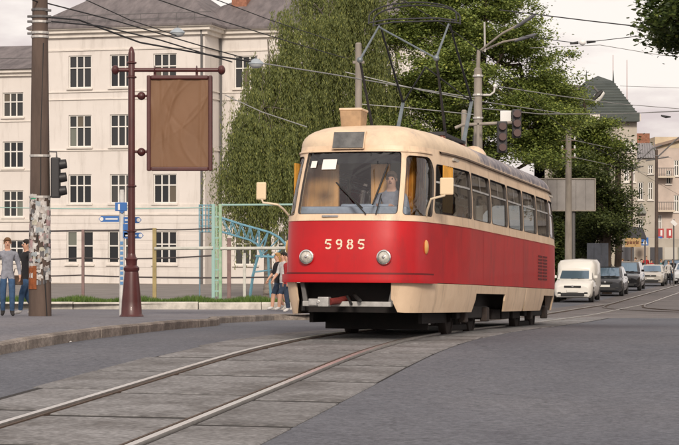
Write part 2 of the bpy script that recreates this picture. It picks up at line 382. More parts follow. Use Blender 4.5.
lead = catmull([(28,57,0), (21,60.5,0), (17.2,65,0), (15.4,71,0), (15.2,77,0), tuple(T2[0])], 14)
T2 = lead[:-1]+T2
rail(offs(T2, -.775), 1, 40, 300, 'rail of the second street track nearest the parked cars', 'rails of the second track', mh=M_RAIL2)
rail(offs(T2, .775), -1, 40, 300, 'outer rail of the second street track', 'rails of the second track', mh=M_RAIL2)
T3 = catmull([(26,52.5,0), (17,55,0), (11.8,60,0), (10.4,67,0), (11.5,76,0), (13.4,85,0)], 14)
rail(offs(T3, -.775), 1, 40, 300, 'curved branch rail crossing the setts beside the tram tail', 'rails of the branch curve', mh=M_RAIL2)
rail(offs(T3, .775), -1, 40, 300, 'outer curved branch rail crossing the setts', 'rails of the branch curve', mh=M_RAIL2)
# ---- far edging, grass strip and yard
M_EDGE = mat('white_edging', (.66,.62,.55), .8, noise=.45, nscale=3, bump=.3, island=.08)
edging = empty('edging'); tag(edging, 'whitewashed edging stones in front of the grass strip', 'kerb', kind='structure')
stones([Vector((-16,59,0)), Vector((2.5,57.6,0))], edging, 'edging_stone', M_EDGE, 1.95, .2, .36, .1, 50, 70, gap=.03, jit=.01)
M_SOIL = mat('soil', (.10,.085,.05), .95, noise=.4, nscale=5)
sheet('verge', -17, 3.4, 58.1, 61.4, .30, M_SOIL, label='earth verge behind the white edging')
M_GRASS = leafmat('grass_blade', (.11,.19,.045), (.055,.105,.025))
gn = 26000; gx = np.random.uniform(-16.5, 3, gn); gy = 58.75-(gx+7)*.07*0+np.random.uniform(.05, 2.4, gn)+(-7-gx)*.072*.5; gh = np.random.uniform(.08, .26, gn)*(.7+.5*np.sin(gx*1.7)**2); ga = np.random.uniform(0, 6.28, gn)
gz = np.array([G(y)+.29 for y in gy])
gv = np.empty((gn,3,3)); wv = .02
gv[:,0] = np.c_[gx-np.cos(ga)*wv, gy-np.sin(ga)*wv, gz]; gv[:,1] = np.c_[gx+np.cos(ga)*wv, gy+np.sin(ga)*wv, gz]
gv[:,2] = np.c_[gx+np.random.normal(0,.05,gn), gy+np.random.normal(0,.05,gn), gz+gh]
def fastmesh(name, V, k, m, parent=None):
    """V: (n,k,3) array of k-gons"""
    n = len(V); me = bpy.data.meshes.new(name); me.vertices.add(n*k); me.vertices.foreach_set('co', V.astype(np.float32).ravel())
    me.loops.add(n*k); me.loops.foreach_set('vertex_index', np.arange(n*k, dtype=np.int32)); me.polygons.add(n)
    me.polygons.foreach_set('loop_start', np.arange(0, n*k, k, dtype=np.int32)); me.update(calc_edges=True); me.validate()
    me.materials.append(m); o = bpy.data.objects.new(name, me); col.objects.link(o)
    if parent: o.parent = parent
    return o
tag(fastmesh('grass', gv, 3, M_GRASS), 'short green grass growing along the white edging', 'grass', kind='stuff')
M_YARD = mat('yard_ground', (.23,.21,.195), .93, noise=.35, nscale=.6, bump=.3)
sheet('yard', -140, lambda y: kx(y)-6, 61.2, 300, .28, M_YARD, label='bare grey sports yard before the school')
# ------------------------------------------------------------------ the tram
M_CREAM = mat('tram_cream_paint', (.80,.61,.43), .45, noise=1, c2=(.68,.50,.34), nscale=2.2, bump=.12, bscale=3, detail=9, grime=((.26,.18,.115),.6,.53))
M_RED = mat('tram_red_paint', (.52,.005,.009), .36, noise=1, c2=(.42,.005,.009), nscale=1.6, spec=.4, coat=.08, bump=.14, bscale=1.8, detail=7, grime=((.17,.018,.02),.6,.52), gscale=(.9,.9,.3))
M_RUB = mat('rubber_black', (.018,.017,.017), .6)
M_DARK = mat('underframe_dark', (.016,.011,.010), .8, noise=.6, nscale=7, c2=(.006,.005,.005))
M_GLASS = glass('tram_glass', (.88,.91,.94), .06)
M_SGLASS = glass('tram_side_glass', (.60,.65,.67), .10)
M_STEEL = mat('grey_steel', (.42,.42,.43), .45, metal=.6, noise=.4, nscale=12)
M_LTGREY = mat('light_grey_paint', (.46,.45,.43), .5, noise=.35, nscale=8)
M_WOOD = mat('cab_wood_panel', (.80,.42,.14), .5, noise=.3, nscale=3, stretch=(6,6,.6))
M_CURT = mat('orange_curtain', (.78,.38,.06), .85, noise=.3, nscale=7)
M_PANT = mat('pantograph_dark', (.045,.045,.05), .5, metal=.5)
M_PANT2 = mat('pantograph_blue_grey', (.19,.225,.245), .45, metal=.3, noise=.3, nscale=10)
def roof_mat():
    m = bpy.data.materials.new('tram_roof_paint'); m.use_nodes = True; n = m.node_tree.nodes; l = m.node_tree.links; b = n['Principled BSDF']; b.inputs['Roughness'].default_value = .55
    t = n.new('ShaderNodeTexCoord'); sx = n.new('ShaderNodeSeparateXYZ'); l.new(t.outputs['Object'], sx.inputs[0])
    z = n.new('ShaderNodeTexNoise'); z.inputs['Scale'].default_value = 3.2; z.inputs['Detail'].default_value = 8; z.inputs['Roughness'].default_value = .7; l.new(t.outputs['Object'], z.inputs['Vector'])
    # soot and grime left by the pantograph: starts behind the cab, thickest on the crown of the roof
    a = n.new('ShaderNodeMapRange'); a.inputs[1].default_value = 3.4; a.inputs[2].default_value = 4.6; a.inputs[3].default_value = 0; a.inputs[4].default_value = .34; l.new(sx.outputs['Y'], a.inputs[0])
    a2 = n.new('ShaderNodeMapRange'); a2.inputs[1].default_value = 12.6; a2.inputs[2].default_value = 13.1; a2.inputs[3].default_value = 1; a2.inputs[4].default_value = 0; l.new(sx.outputs['Y'], a2.inputs[0])
    a3 = n.new('ShaderNodeMapRange'); a3.inputs[1].default_value = 2.74; a3.inputs[2].default_value = 2.86; l.new(sx.outputs['Z'], a3.inputs[0])
    m1 = n.new('ShaderNodeMath'); m1.operation = 'MULTIPLY'; l.new(a.outputs[0], m1.inputs[0]); l.new(a2.outputs[0], m1.inputs[1])
    m2 = n.new('ShaderNodeMath'); m2.operation = 'MULTIPLY'; l.new(m1.outputs[0], m2.inputs[0]); l.new(a3.outputs[0], m2.inputs[1])
    ad = n.new('ShaderNodeMath'); ad.operation = 'ADD'; l.new(z.outputs[0], ad.inputs[0]); l.new(m2.outputs[0], ad.inputs[1])
    r = n.new('ShaderNodeValToRGB'); r.color_ramp.elements[0].position = .38; r.color_ramp.elements[0].color = (.76,.60,.42,1)
    r.color_ramp.elements[1].position = .88; r.color_ramp.elements[1].color = (.15,.14,.16,1); e = r.color_ramp.elements.new(.62); e.color = (.63,.49,.35,1); e = r.color_ramp.elements.new(.76); e.color = (.30,.265,.27,1)
    l.new(ad.outputs[0], r.inputs[0]); l.new(r.outputs[0], b.inputs['Base Color']); return m
M_ROOF = roof_mat()
YAW = math.atan(.262)
tram = empty('tram', (.075, 26.85, 0), -YAW, 'red and cream tram numbered 5985 with raised pantograph', 'tram')
tram.rotation_euler = Euler((R(-2.25), 0, -YAW), 'XYZ'); tram.location.z = G(27)+.03
LEN = 14.2
pl = catmull([(0,0,0),(.40,.02,0),(.74,.11,0),(.93,.29,0),(1.02,.56,0),(1.09,1.0,0),(1.18,1.75,0),(1.245,2.7,0),(1.25,3.4,0),(1.25,LEN/2,0)], 16)
pl = pl + [Vector((p.x, LEN-p.y, 0)) for p in pl[-2::-1]]
_s = np.concatenate([[0], np.cumsum([ (b-a).length for a, b in zip(pl[:-1], pl[1:])])]); SMAX = _s[-1]
_px = np.array([p.x for p in pl]); _py = np.array([p.y for p in pl])
def s_of_y(y): return float(np.interp(y, _py, _s))
Z_IN = ([.36,.60,.84,1.72,2.2,2.5,2.82], [.085,.03,.0,.0,.015,.04,.085])
Z_RK = ([.36,.84,1.3,1.72,1.85,2.2,2.66,2.82], [.10,.0,.005,.04,.08,.24,.45,.475])
def Fp(s, z, off=0.0):
    a = abs(s); x = float(np.interp(a, _s, _px)); y = float(np.interp(a, _s, _py))
    x2 = float(np.interp(min(a+.01, SMAX), _s, _px))-float(np.interp(max(a-.01,0), _s, _px)); y2 = float(np.interp(min(a+.01, SMAX), _s, _py))-float(np.interp(max(a-.01,0), _s, _py))
    nl = math.hypot(x2, y2) or 1; nx, ny = y2/nl, -x2/nl
    ins = float(np.interp(z, *Z_IN)); rk = float(np.interp(z, *Z_RK))
    wf = 1-ss(y, .25, 2.6); wr = 1-ss(LEN-y, .25, 2.6)
    x *= 1-ins/1.25; y += rk*(wf-wr)
    x += nx*off; y += ny*off
    return Vector((x if s >= 0 else -x, y, z))
def samples(a, b, step):
    n = max(1, int(math.ceil((b-a)/step))); return [a+(b-a)*i/n for i in range(n+1)]
def band(mb, s0, s1, zs, off=0, step=.16, mi=0):
    mb.grid([[Fp(s, z, off) for s in samples(s0, s1, step)] for z in zs], mi)
def slabpatch(mb, s0, s1, z0, z1, off, th, step=.16, cut=(0,0,0,0), mi=0):
    """panel with thickness; cut = corner trims (low start, low end)"""
    S = samples(s0, s1, step); zs = [z0+(z1-z0)*i/4 for i in range(5)]
    def sz(s, k):
        t0 = (s-s0)/(s1-s0); zl = z0
        if cut[0] and s-s0 < cut[0]: zl = z0+cut[2]*(1-math.sqrt(max(0,1-(1-(s-s0)/cut[0])**2)))
        if cut[1] and s1-s < cut[1]: zl = z0+cut[3]*(1-math.sqrt(max(0,1-(1-(s1-s)/cut[1])**2)))
        return zl+(z1-zl)*k/4
    A = [[Fp(s, sz(s, k), off) for s in S] for k in range(5)]; B = [[Fp(s, sz(s, k), off-th) for s in S] for k in range(5)]
    mb.grid(A, mi); mb.grid(B, mi); mb.grid([A[0], B[0]], mi); mb.grid([A[-1], B[-1]], mi)
    mb.grid([[r[0] for r in A], [r[0] for r in B]], mi); mb.grid([[r[-1] for r in A], [r[-1] for r in B]], mi)
def rrect(s0, s1, z0, z1, r, k=7):
    """rounded rect outline as 4 sides of points, counter clockwise from low start; r = 4 radii"""
    C = [(s0+r[0], z0+r[0], r[0], 180), (s1-r[1], z0+r[1], r[1], 270), (s1-r[2], z1-r[2], r[2], 0), (s0+r[3], z1-r[3], r[3], 90)]
    def arc(i, a0, a1, n): cx, cz, rr, _ = C[i]; return [(cx+rr*math.cos(R(a0+(a1-a0)*j/n)), cz+rr*math.sin(R(a0+(a1-a0)*j/n))) for j in range(n+1)]
    out = []
    for i in range(4):
        j = (i+1) % 4; b = C[i][3]+45
        a1 = arc(i, b, b+45, 3); a2 = arc(j, b+45, b+90, 3)
        mid = [(a1[-1][0]+(a2[0][0]-a1[-1][0])*t/k, a1[-1][1]+(a2[0][1]-a1[-1][1])*t/k) for t in range(1, k)]
        out.append(a1+mid+a2[:-1])
    return out
def win_cell(mb, cell, hole, rad, body=True):
    H = rrect(*hole, rad); c0, c1, d0, d1 = cell
    corners = [(c0,d0),(c1,d0),(c1,d1),(c0,d1)]
    hp, op = [], []
    for i in range(4):
        a, b = corners[i], corners[(i+1)%4]; n = len(H[i])
        for j, p in enumerate(H[i]):
            t = j/n; hp.append(p); op.append((a[0]+(b[0]-a[0])*t, a[1]+(b[1]-a[1])*t))
    hp.append(hp[0]); op.append(op[0])
    mb.grid([[Fp(*p) for p in op], [Fp(p[0]*.5+q[0]*.5, p[1]*.5+q[1]*.5) for p, q in zip(op, hp)], [Fp(*p) for p in hp], [Fp(p[0], p[1], -.05) for p in hp]])
    return hp
def win_parts(hp, parent, glassmat, name, gw=.005):
    cs = sum(p[0] for p in hp[:-1])/(len(hp)-1); cz = sum(p[1] for p in hp[:-1])/(len(hp)-1)
    def sc(p, d):
        v = Vector((p[0]-cs, p[1]-cz)); return (cs+v.x*(1-d/max(.2, abs(v.x)+.001)*1.0 if abs(v.x) > .2 else 1-d/.4), cz+v.y*(1-d/max(.2, abs(v.y)+.001) if abs(v.y) > .2 else 1-d/.4))
    rows = []
    for k in (1, .8, .6, .4, .2, .001): rows.append([Fp(cs+(p[0]-cs)*k, cz+(p[1]-cz)*k, -.025) for p in hp])
    g = MB().grid(rows).build(name, glassmat, parent, fix=False)
    q = MB(); q.grid([[Fp(*p, -.03) for p in hp], [Fp(*p, .006) for p in hp], [Fp(*sc(p, gw), .008) for p in hp], [Fp(*sc(p, gw), -.03) for p in hp]])
    q.build('gasket', mat('gasket_grey', (.06,.05,.045), .6), g)
    return g
# window band
ZB0, ZB1 = 1.72, 2.82
sides = [(.80, 1.40, 2.62)]
wins = []          # (s0, s1, z0, z1, radii, kind)
cz0, cz1 = 1.84, 2.68
front_w = .79
yb = [1.0, 3.10, 4.78, 6.44, 8.10, 9.74, 11.38, LEN-1.0]
FR = .725
cells = [(-front_w-.045, FR+.045, (-front_w, FR, 1.81, 2.74), (.05,.05,.05,.05), 'windshield')]
wb = MB(); wlist = []
for sg in (1, -1):
    sA = (FR if sg > 0 else front_w)+.045; sB = s_of_y(.86)
    # corner pane then the row of side windows
    L_ = [(sA, sB, (sA+.03, sB-.03, 1.80, 2.68), (.05,.06,.30,.06), 'corner_window')]
    prev = sB
    ys = [.86]+yb[1:-1]+[LEN-.80]
    for i in range(7):
        a = s_of_y(ys[i]) if i else sB; b = s_of_y(ys[i+1]); g = .045
        L_.append((a, b, (a+(.055 if i == 0 else g), b-g, 1.86, 2.60), (.09,.09,.09,.09), 'side_window'))
    a = s_of_y(LEN-.80); b = SMAX-.79
    L_.append((a, b, (a+.05, b-.035, 1.83, 2.62), (.05,.05,.06,.3), 'corner_window'))
    L_.append((SMAX-.79, SMAX, (SMAX-.735, SMAX-.01, 1.84, 2.62), (.05,.02,.02,.05), 'rear_window'))
    for c0, c1, h, r, k in L_:
        if sg > 0: cells.append((c0, c1, h, r, k))
        else: cells.append((-c1, -c0, (-h[1], -h[0], h[2], h[3]), (r[1], r[0], r[3], r[2]), k))
wparts = []
for c0, c1, h, r, k in cells:
    hp = win_cell(wb, (c0, c1, ZB0, ZB1), h, r); wparts.append((hp, k, h))
wb.build('window_band', M_CREAM, tram, smooth=True)
for hp, k, h in wparts:
    g = win_parts(hp, tram, M_GLASS if k in ('windshield','corner_window') else M_SGLASS, k)
    if k == 'windshield': wsh = g
    if k == 'side_window':      # sliding vent bar in the upper part
        q = MB(); q.grid([[Fp(s, z, -.012) for s in samples(h[0]+.02, h[1]-.02, .3)] for z in (2.315, 2.345)]); q.build('vent_bar', M_LTGREY, g)
        q = MB(); m_ = (h[0]+h[1])/2; q.grid([[Fp(s, z, -.012) for s in (m_-.012, m_+.012)] for z in (2.345, 2.58)]); q.build('vent_bar', M_LTGREY, g)
# lower body: red
rb = MB(); band(rb, -SMAX, SMAX, [.84,.95,1.1,1.3,1.5,1.66,1.72]); rb.build('red_side_panel', M_RED, tram, smooth=True)
mb = MB(); slabpatch(mb, -s_of_y(.9), s_of_y(.9), .828, .945, .075, .11, .1); mb.build('bumper_band', M_RED, tram, smooth=True)
mb = MB(); slabpatch(mb, -s_of_y(.9)-.02, s_of_y(.9)+.02, .948, .972, .012, .05, .1); mb.build('bumper_lip', mat('lip_dark_red', (.12,.005,.006), .6), tram, smooth=True)
for y in (4.05, 6.0, 8.1, 10.2, 12.0):
    s_ = s_of_y(y)
    for sg in (1, -1):
        mb = MB(); mb.grid([[Fp(sg*(s_-.006), z, .003), Fp(sg*(s_+.006), z, .003)] for z in (.845,1.2,1.715)])
        mb.build('panel_seam', mat('dark_red', (.30,.01,.012), .5), tram)
mb = MB(); band(mb, -SMAX, SMAX, [1.713, 1.727], .012); mb.build('belt_moulding', M_CREAM, tram, smooth=True)
# roof
def roof_ring(t):
    c = math.cos(t)**.68 if t < math.pi/2-1e-3 else 0.0; zz = ZB1+.37*math.sin(t)**.9 if t > 0 else ZB1
    pts_ = []
    for s in list(np.arange(-SMAX, SMAX+.001, SMAX/70)):
        p = Fp(s, ZB1); yc = min(max(p.y, 1.75), LEN-1.75)
        pts_.append(Vector((p.x*c, yc+(p.y-yc)*c, zz)))
    return pts_
rf = MB(); rf.grid([roof_ring(t) for t in [0,.1,.22,.36,.52,.7,.9,1.1,1.3,1.45,math.pi/2]]); roof = rf.build('roof', M_ROOF, tram, smooth=True, fix=False)
mb = MB(); sg_ = s_of_y(1.15); ga = [[Fp(s, z, o_) for s in samples(sg_, s_of_y(LEN-1.3), .25)] for z, o_ in ((2.765,.0),(2.77,.035),(2.795,.035),(2.80,.0))]
mb.grid(ga); mb.grid([[Vector((-p.x,p.y,p.z)) for p in r] for r in ga]); mb.build('rain_gutter', mat('gutter_dark', (.12,.085,.06), .7), tram)
mb = MB(); mb.grid([[Fp(s, z, o_) for s in samples(-s_of_y(.75), s_of_y(.75), .1)] for z, o_ in ((2.725,.0),(2.73,.022),(2.75,.022),(2.76,0))]); mb.build('brow_moulding', M_CREAM, tram, smooth=True)
# destination box glass on the brow, marker box, roof dome and vents
def front_panel(name, x0, x1, z0, z1, m, depth, y_of, parent=tram, bev=.01):
    mb = MB(); pts_ = [(x0,y_of(z0),z0),(x1,y_of(z0),z0),(x1,y_of(z1),z1),(x0,y_of(z1),z1)]; mb.poly(pts_, (0,depth,0)); return mb.build(name, m, parent, bevel=bev)
yz = lambda z: .40+(z-2.72)*1.05
M_DEST = mat('destination_glass', (.16,.16,.155), .25, noise=1, c2=(.07,.07,.07), nscale=5.5, stretch=(1,1,1))
db = front_panel('destination_box', -.33, .15, 2.765, 3.035, M_CREAM, .5, lambda z: .395+(z-2.765)*.44)
mb = MB(); yy_ = lambda z: .380+(z-2.765)*.44; mb.poly([(-.317,yy_(2.782),2.782),(.137,yy_(2.782),2.782),(.137,yy_(3.02),3.02),(-.317,yy_(3.02),3.02)], (0,.012,0)); mb.build('destination_glass', M_DEST, db)
mkb = MB().box((-.22,1.25,3.27), (.30,.36,.26), taper=1.12).build('roof_marker_box', mat('marker_box_ochre', (.46,.30,.17), .6, noise=.4, nscale=6), tram, bevel=.02)
MB().box((-.22,1.25,3.41), (.35,.42,.035)).build('cap', M_CREAM, mkb, bevel=.01)
mb = MB(); mb.ball((.72,5.9,3.03), .24, sq=(1,1.1,.9)); mb.build('roof_dome', M_CREAM, tram, smooth=True)
mb = MB(); mb.tube([(.72,5.9,3.1),(.72,5.9,3.42)], .012, 6); mb.build('aerial', M_PANT, tram)
for y in (8.4, 10.3, 12.0):
    MB().box((0,y,3.20), (.9,.7,.12), taper=.8).build('roof_vent', M_LTGREY, tram, bevel=.03)
# walkway plank edge along the roof
mb = MB(); mb.tube([(-.5,1.9,3.15),(-.5,12.2,3.15)], .025, 6); mb.tube([(.5,1.9,3.15),(.5,12.2,3.15)], .025, 6); mb.build('roof_rail', mat('roof_rail_grey', (.2,.2,.21), .6), tram)
# headlights
for x in (-.585, .555):
    sx_ = x
    p = Fp(math.copysign(float(np.interp(abs(x), _px[:60], _s[:60])), x), 1.19)
    h = MB(); h.lathe([(.104,.02),(.112,-.02),(.104,-.05),(.088,-.058),(.086,-.03)], (p.x,p.y,p.z), 22, axis='y'); hl = h.build('headlight', mat('chrome', (.75,.74,.72), .18, metal=1), tram, smooth=True)
    g = MB(); g.lathe([(.001,-.078),(.045,-.070),(.07,-.052),(.086,-.036),(.086,-.03)], (p.x,p.y,p.z), 20, axis='y'); g.build('lens', mat('headlamp_lens', (.70,.67,.60), .12, noise=.5, nscale=22, coat=.6), hl, smooth=True)
    b = MB(); b.ball((p.x,p.y-.068,p.z), .022); b.build('bulb', M_STEEL, hl, smooth=True)
# indicator lamp at the corner
p = Fp(s_of_y(.62), 1.35, .0)
mb = MB(); mb.ball((0,0,0), .085, sq=(.5,.7,1.25)); il = mb.build('indicator_lamp', mat('indicator_amber', (.62,.33,.10), .3, coat=.5), tram, smooth=True); il.location = p
p = Fp(-s_of_y(.62), 1.35, .0); il = il.copy(); col.objects.link(il); il.location = p
# fleet number in stencil figures
M_NUM = mat('number_cream', (.80,.66,.50), .6)
def digits(txt, size, gap, fn, name, parent, th=.004):
    """stencilled figures as ribbons bent round each numeral, with the bridges of a stencil left open"""
    def arc(cx, cz, rx, rz, a0, a1, n=10): return [(cx+rx*math.cos(R(a0+(a1-a0)*i/n)), cz+rz*math.sin(R(a0+(a1-a0)*i/n))) for i in range(n+1)]
    S = {'5': [[(.98,1.34),(.14,1.34)], [(.17,1.22),(.13,.80)], arc(.50,.47,.38,.36,122,10,9), arc(.50,.47,.38,.36,-10,-150,10)],
         '9': [arc(.5,1.02,.36,.33,95,265,10), arc(.5,1.02,.36,.33,85,-85,10), arc(.42,.62,.44,.52,25,-35,6), arc(.42,.62,.44,.52,-45,-105,6)],
         '8': [arc(.5,1.10,.31,.25,100,260,10), arc(.5,1.10,.31,.25,80,-80,10), arc(.5,.42,.37,.33,100,260,10), arc(.5,.42,.37,.33,80,-80,10)]}
    hw = .115
    for i, ch in enumerate(txt):
        mb = MB()
        for P in S[ch]:
            A, B = [], []
            for k, (x, z) in enumerate(P):
                x0, z0 = P[max(k-1,0)]; x1, z1 = P[min(k+1,len(P)-1)]; d = math.hypot(x1-x0, z1-z0); nx, nz = -(z1-z0)/d*hw, (x1-x0)/d*hw
                A.append(Vector(fn((i*(1+gap)+x+nx)*size, (z+nz)*size))); B.append(Vector(fn((i*(1+gap)+x-nx)*size, (z-nz)*size)))
            o_ = Vector((0,-th,0)); mb.grid([A, [a+o_ for a in A], [b+o_ for b in B], B])
        mb.build(name, M_NUM, parent)
NW = 4*.10+3*.10*.62
def numpos(u, v):
    x = -.02-NW/2+u; s_ = math.copysign(float(np.interp(abs(x), _px[:60], _s[:60])), x); p = Fp(s_, 1.30+v, .004); return (p.x, p.y, p.z)
digits('5985', .10, .62, numpos, 'number_figure', tram)
M_FAINT = mat('faint_number', (.62,.25,.24), .6)
def sidepos(u, v):
    p = Fp(s_of_y(12.55+u), 1.12+v, .004); return (p.x, p.y, p.z)
def digits_side():
    for i in range(4):
        mb = MB(); a = Fp(s_of_y(12.6+i*.11), 1.1, .004); b = Fp(s_of_y(12.68+i*.11), 1.1, .004); c = Fp(s_of_y(12.68+i*.11), 1.24, .004); d = Fp(s_of_y(12.6+i*.11), 1.24, .004)
        e_ = .03
        mb.poly([a, b, Vector((b.x,b.y,a.z+.03)), Vector((a.x,a.y,a.z+.03))], (.003,0,0)); mb.poly([d, c, Vector((c.x,c.y,c.z-.03)), Vector((d.x,d.y,d.z-.03))], (.003,0,0))
        mb.poly([Vector((b.x,b.y-.025,b.z)), b, c, Vector((c.x,c.y-.025,c.z))], (.003,0,0)); mb.build('side_number_figure', M_FAINT, tram)
digits_side()
# front handle plate, tow cover
p = Fp(-.25, 1.775); MB().box((p.x,p.y-.012,p.z), (.24,.03,.028)).build('handrail_plate', M_STEEL, tram, bevel=.006)
p = Fp(-.02, .89); MB().box((p.x-.02,p.y-.042,p.z), (.17,.02,.07)).build('tow_cover', mat('dark_red', (.30,.01,.012), .5), tram, bevel=.006)
# louvres low on the flank
for c_ in range(2):
    for i in range(8):
        sA = s_of_y(9.85+c_*.62); z = 1.00+i*.062; mb = MB(); slabpatch(mb, sA, sA+.5, z, z+.03, .012, .02, .3); mb.build('louvre', mat('louvre_dark_red', (.11,.006,.008), .6), tram)
# skirts
def skirt(s0, s1, z0, z1, cut, name='skirt_panel', off=.0):
    mb = MB(); slabpatch(mb, s0, s1, z0, z1, off, .03, .12, cut); return mb.build(name, M_CREAM, tram, smooth=True)
sy = s_of_y
for sg in (1, -1):
    def sk(a, b, z0, z1, c):
        if sg > 0: return skirt(a, b, z0, z1, c)
        return skirt(-b, -a, z0, z1, (c[1], c[0], c[3], c[2]))
    fs = .66 if sg > 0 else .80
    sk(fs, sy(3.55), .405 if sg > 0 else .37, .832, (.16,.12,.2,.2))
    sk(sy(3.56), sy(6.3), .70, .832, (0,0,0,0))
    sk(sy(6.31), sy(8.5), .405, .832, (.10,.10,.18,.18))
    sk(sy(8.53), sy(10.75), .405, .832, (.10,.14,.18,.22))
    sk(sy(10.76), sy(12.9), .70, .832, (0,0,0,0))
    sk(sy(12.91), SMAX-.5, .40, .832, (.14,.1,.3,.2))
# front recess, underframe, coupler
U = MB(); U.b2((-.86,.7,.42), (.86,LEN-.8,.83)); U.build('underframe', M_DARK, tram)
MB().b2((-.80,.55,.40), (.80,.60,.835)).build('recess_back', M_DARK, tram)
for x in (-.74, .68): MB().b2((x,.34,.42), (x+.05,.6,.83)).build('recess_cheek', mat('cheek_grey', (.05,.045,.042), .7, noise=.4, nscale=6), tram)
fr = MB(); fr.b2((-.66,.10,.485), (.64,.17,.56)); fr.build('coupler_bar', M_LTGREY, tram, bevel=.01)
for sg in (-1, 1):
    q = MB(); x = sg*.63; q.poly([(x-.05*sg,.14,.485),(x+.02*sg,.14,.485),(x+.08*sg,.14,.83),(x+.02*sg,.14,.83)], (0,.05,0)); q.build('bar_bracket', mat('bracket_grey', (.13,.125,.12), .6, noise=.3, nscale=8), tram, bevel=.008)
cp = MB(); cp.tube([(-.1,.5,.60),(-.12,.05,.565),(-.2,-.12,.55)], .05, 10); cp.build('coupler_arm', mat('coupler_red', (.22,.035,.03), .6, noise=.4, nscale=9), tram, smooth=True)
cp = MB(); cp.box((-.27,-.13,.55), (.16,.16,.14)); cp.box((-.42,-.12,.545), (.16,.08,.10)); cp.tube([(-.34,-.22,.55),(-.34,-.02,.55)], .03, 8); cp.build('coupler_head', mat('coupler_steel', (.5,.49,.47), .4, metal=.5, noise=.4, nscale=12), tram, bevel=.012)
cp = MB(); cp.tube([(.02,.4,.66),(.16,.1,.60),(.22,.0,.57)], .028, 8); cp.tube([(-.02,.2,.63),(.08,.05,.52)], .02, 8); cp.build('air_hose', M_RUB, tram, smooth=True)
MB().b2((-.80,1.9,.14), (.80,1.95,.42)).build('life_guard', M_DARK, tram)
for sg in (-1, 1):
    MB().b2((sg*.86,1.2,.24), (sg*.80,3.0,.44)).build('guard_side', M_DARK, tram)
# bogies
def bogie(yc):
    fm = MB()
    for x in (-.98, .98): fm.b2((x-.05,yc-1.35,.30), (x+.05,yc+1.35,.50))
    fm.b2((-.95,yc-.3,.35), (.95,yc+.3,.55)); fm.b2((-.8,yc-.7,.10),(-.7,yc+.7,.2)); fm.b2((.7,yc-.7,.10),(.8,yc+.7,.2))
    bo = fm.build('bogie', M_DARK, tram, bevel=.02)
    for dy in (-.95, .95):
        for x in (-.775, .775):
            q = MB(); o_ = math.copysign(1, x); q.lathe([(.10,-.04),(.33,-.06),(.37,-.06),(.36,.02),(.34,.05),(.30,.055),(.28,.03),(.12,.03),(.10,.08),(.04,.085)], (0,0,0), 26, axis='x'); q.v = [(v[0]*o_+x, v[1]+yc+dy, v[2]+.355) for v in q.v]
            wl = q.build('wheel', mat('wheel_steel', (.045,.032,.028), .7, metal=.3, noise=.5, nscale=8), bo, smooth=True)
        q = MB(); q.tube([(-.77,yc+dy,.355),(.77,yc+dy,.355)], .07, 10); q.build('axle', M_DARK, bo, smooth=True)
        for x in (-1.05, 1.05): MB().box((x,yc+dy,.36), (.12,.24,.24)).build('axle_box', mat('axle_box_rust', (.04,.027,.022), .8, noise=.5, nscale=10), bo, bevel=.02)
bogie(4.35); bogie(11.0)
for y in (7.0, 8.0, 9.2): MB().b2((.55,y-.4,.26),(.95,y+.4,.45)).build('equipment_box', mat('equipment_rust', (.028,.02,.017), .8, noise=.5, nscale=6), tram, bevel=.02)
# cab interior
MB().b2((-.9,.6,.842),(.9,2.0,.9)).b2((-1.15,2.0,.84), (1.15,LEN-2.0,.90)).build('floor', mat('tram_floor', (.06,.05,.045), .8), tram)
ds = MB(); ds.b2((-.80,.36,1.62), (.80,.66,1.93)); ds.b2((-.25,.62,1.70),(.55,.76,1.98)); ds.build('dashboard', mat('dash_grey', (.34,.40,.48), .55, noise=.3, nscale=6), tram, bevel=.03)
cw = mat('partition_grey', (.16,.17,.19), .6)
pt = MB(); pt.b2((-1.0,1.26,.9), (1.0,1.30,1.75)); pt.b2((-1.0,1.26,2.62),(1.0,1.30,2.80)); pt.b2((-1.0,1.255,1.75),(-.96,1.305,2.62)); pt.build('cab_partition', cw, tram)
for x0, x1 in ((-.96,-.44), (.06,.34)): MB().b2((x0,1.24,1.75), (x1,1.31,2.60)).build('partition_panel', M_WOOD, tram)
def curtain(x0, y0, x1, y1, z0, z1, n=28, amp=.035):
    rows = []
    for k in range(5):
        t = k/4; rows.append([(x0+(x1-x0)*i/n+amp*math.sin(i*1.9)*(y1-y0), y0+(y1-y0)*i/n+amp*math.sin(i*1.9+.6)*(1-.3*t), z0+(z1-z0)*t) for i in range(n+1)])
    MB().grid(rows).build('curtain', M_CURT, tram, smooth=True, fix=False)
curtain(.58,1.20,.92,1.10,1.78,2.72, 40, .025); curtain(-1.02,.85,-.92,1.35,1.80,2.6)
curtain(1.09,1.5,1.14,2.0,1.9,2.6, 18, .03)
# seats along the saloon
for i, y in enumerate(np.arange(2.9, 12.6, .82)):
    for x in (-.82, .82):
        q = MB(); q.b2((x-.2,y,1.28),(x+.2,y+.4,1.34)); q.b2((x-.2,y+.38,1.30),(x+.2,y+.43,1.88)); q.b2((x-.03,y+.15,.9),(x+.03,y+.25,1.29)); q.build('seat', mat('seat_blue_grey', (.10,.17,.22), .6), tram, bevel=.015)
for x in (-.62, .62):
    q = MB(); q.tube([(x,2.2,2.52),(x,12.6,2.52)], .018, 6); q.build('grab_rail', M_STEEL, tram)
MB().b2((-1.16,2.0,2.70),(1.16,12.4,2.74)).build('saloon_ceiling', mat('ceiling_cream', (.5,.45,.38), .7), tram)
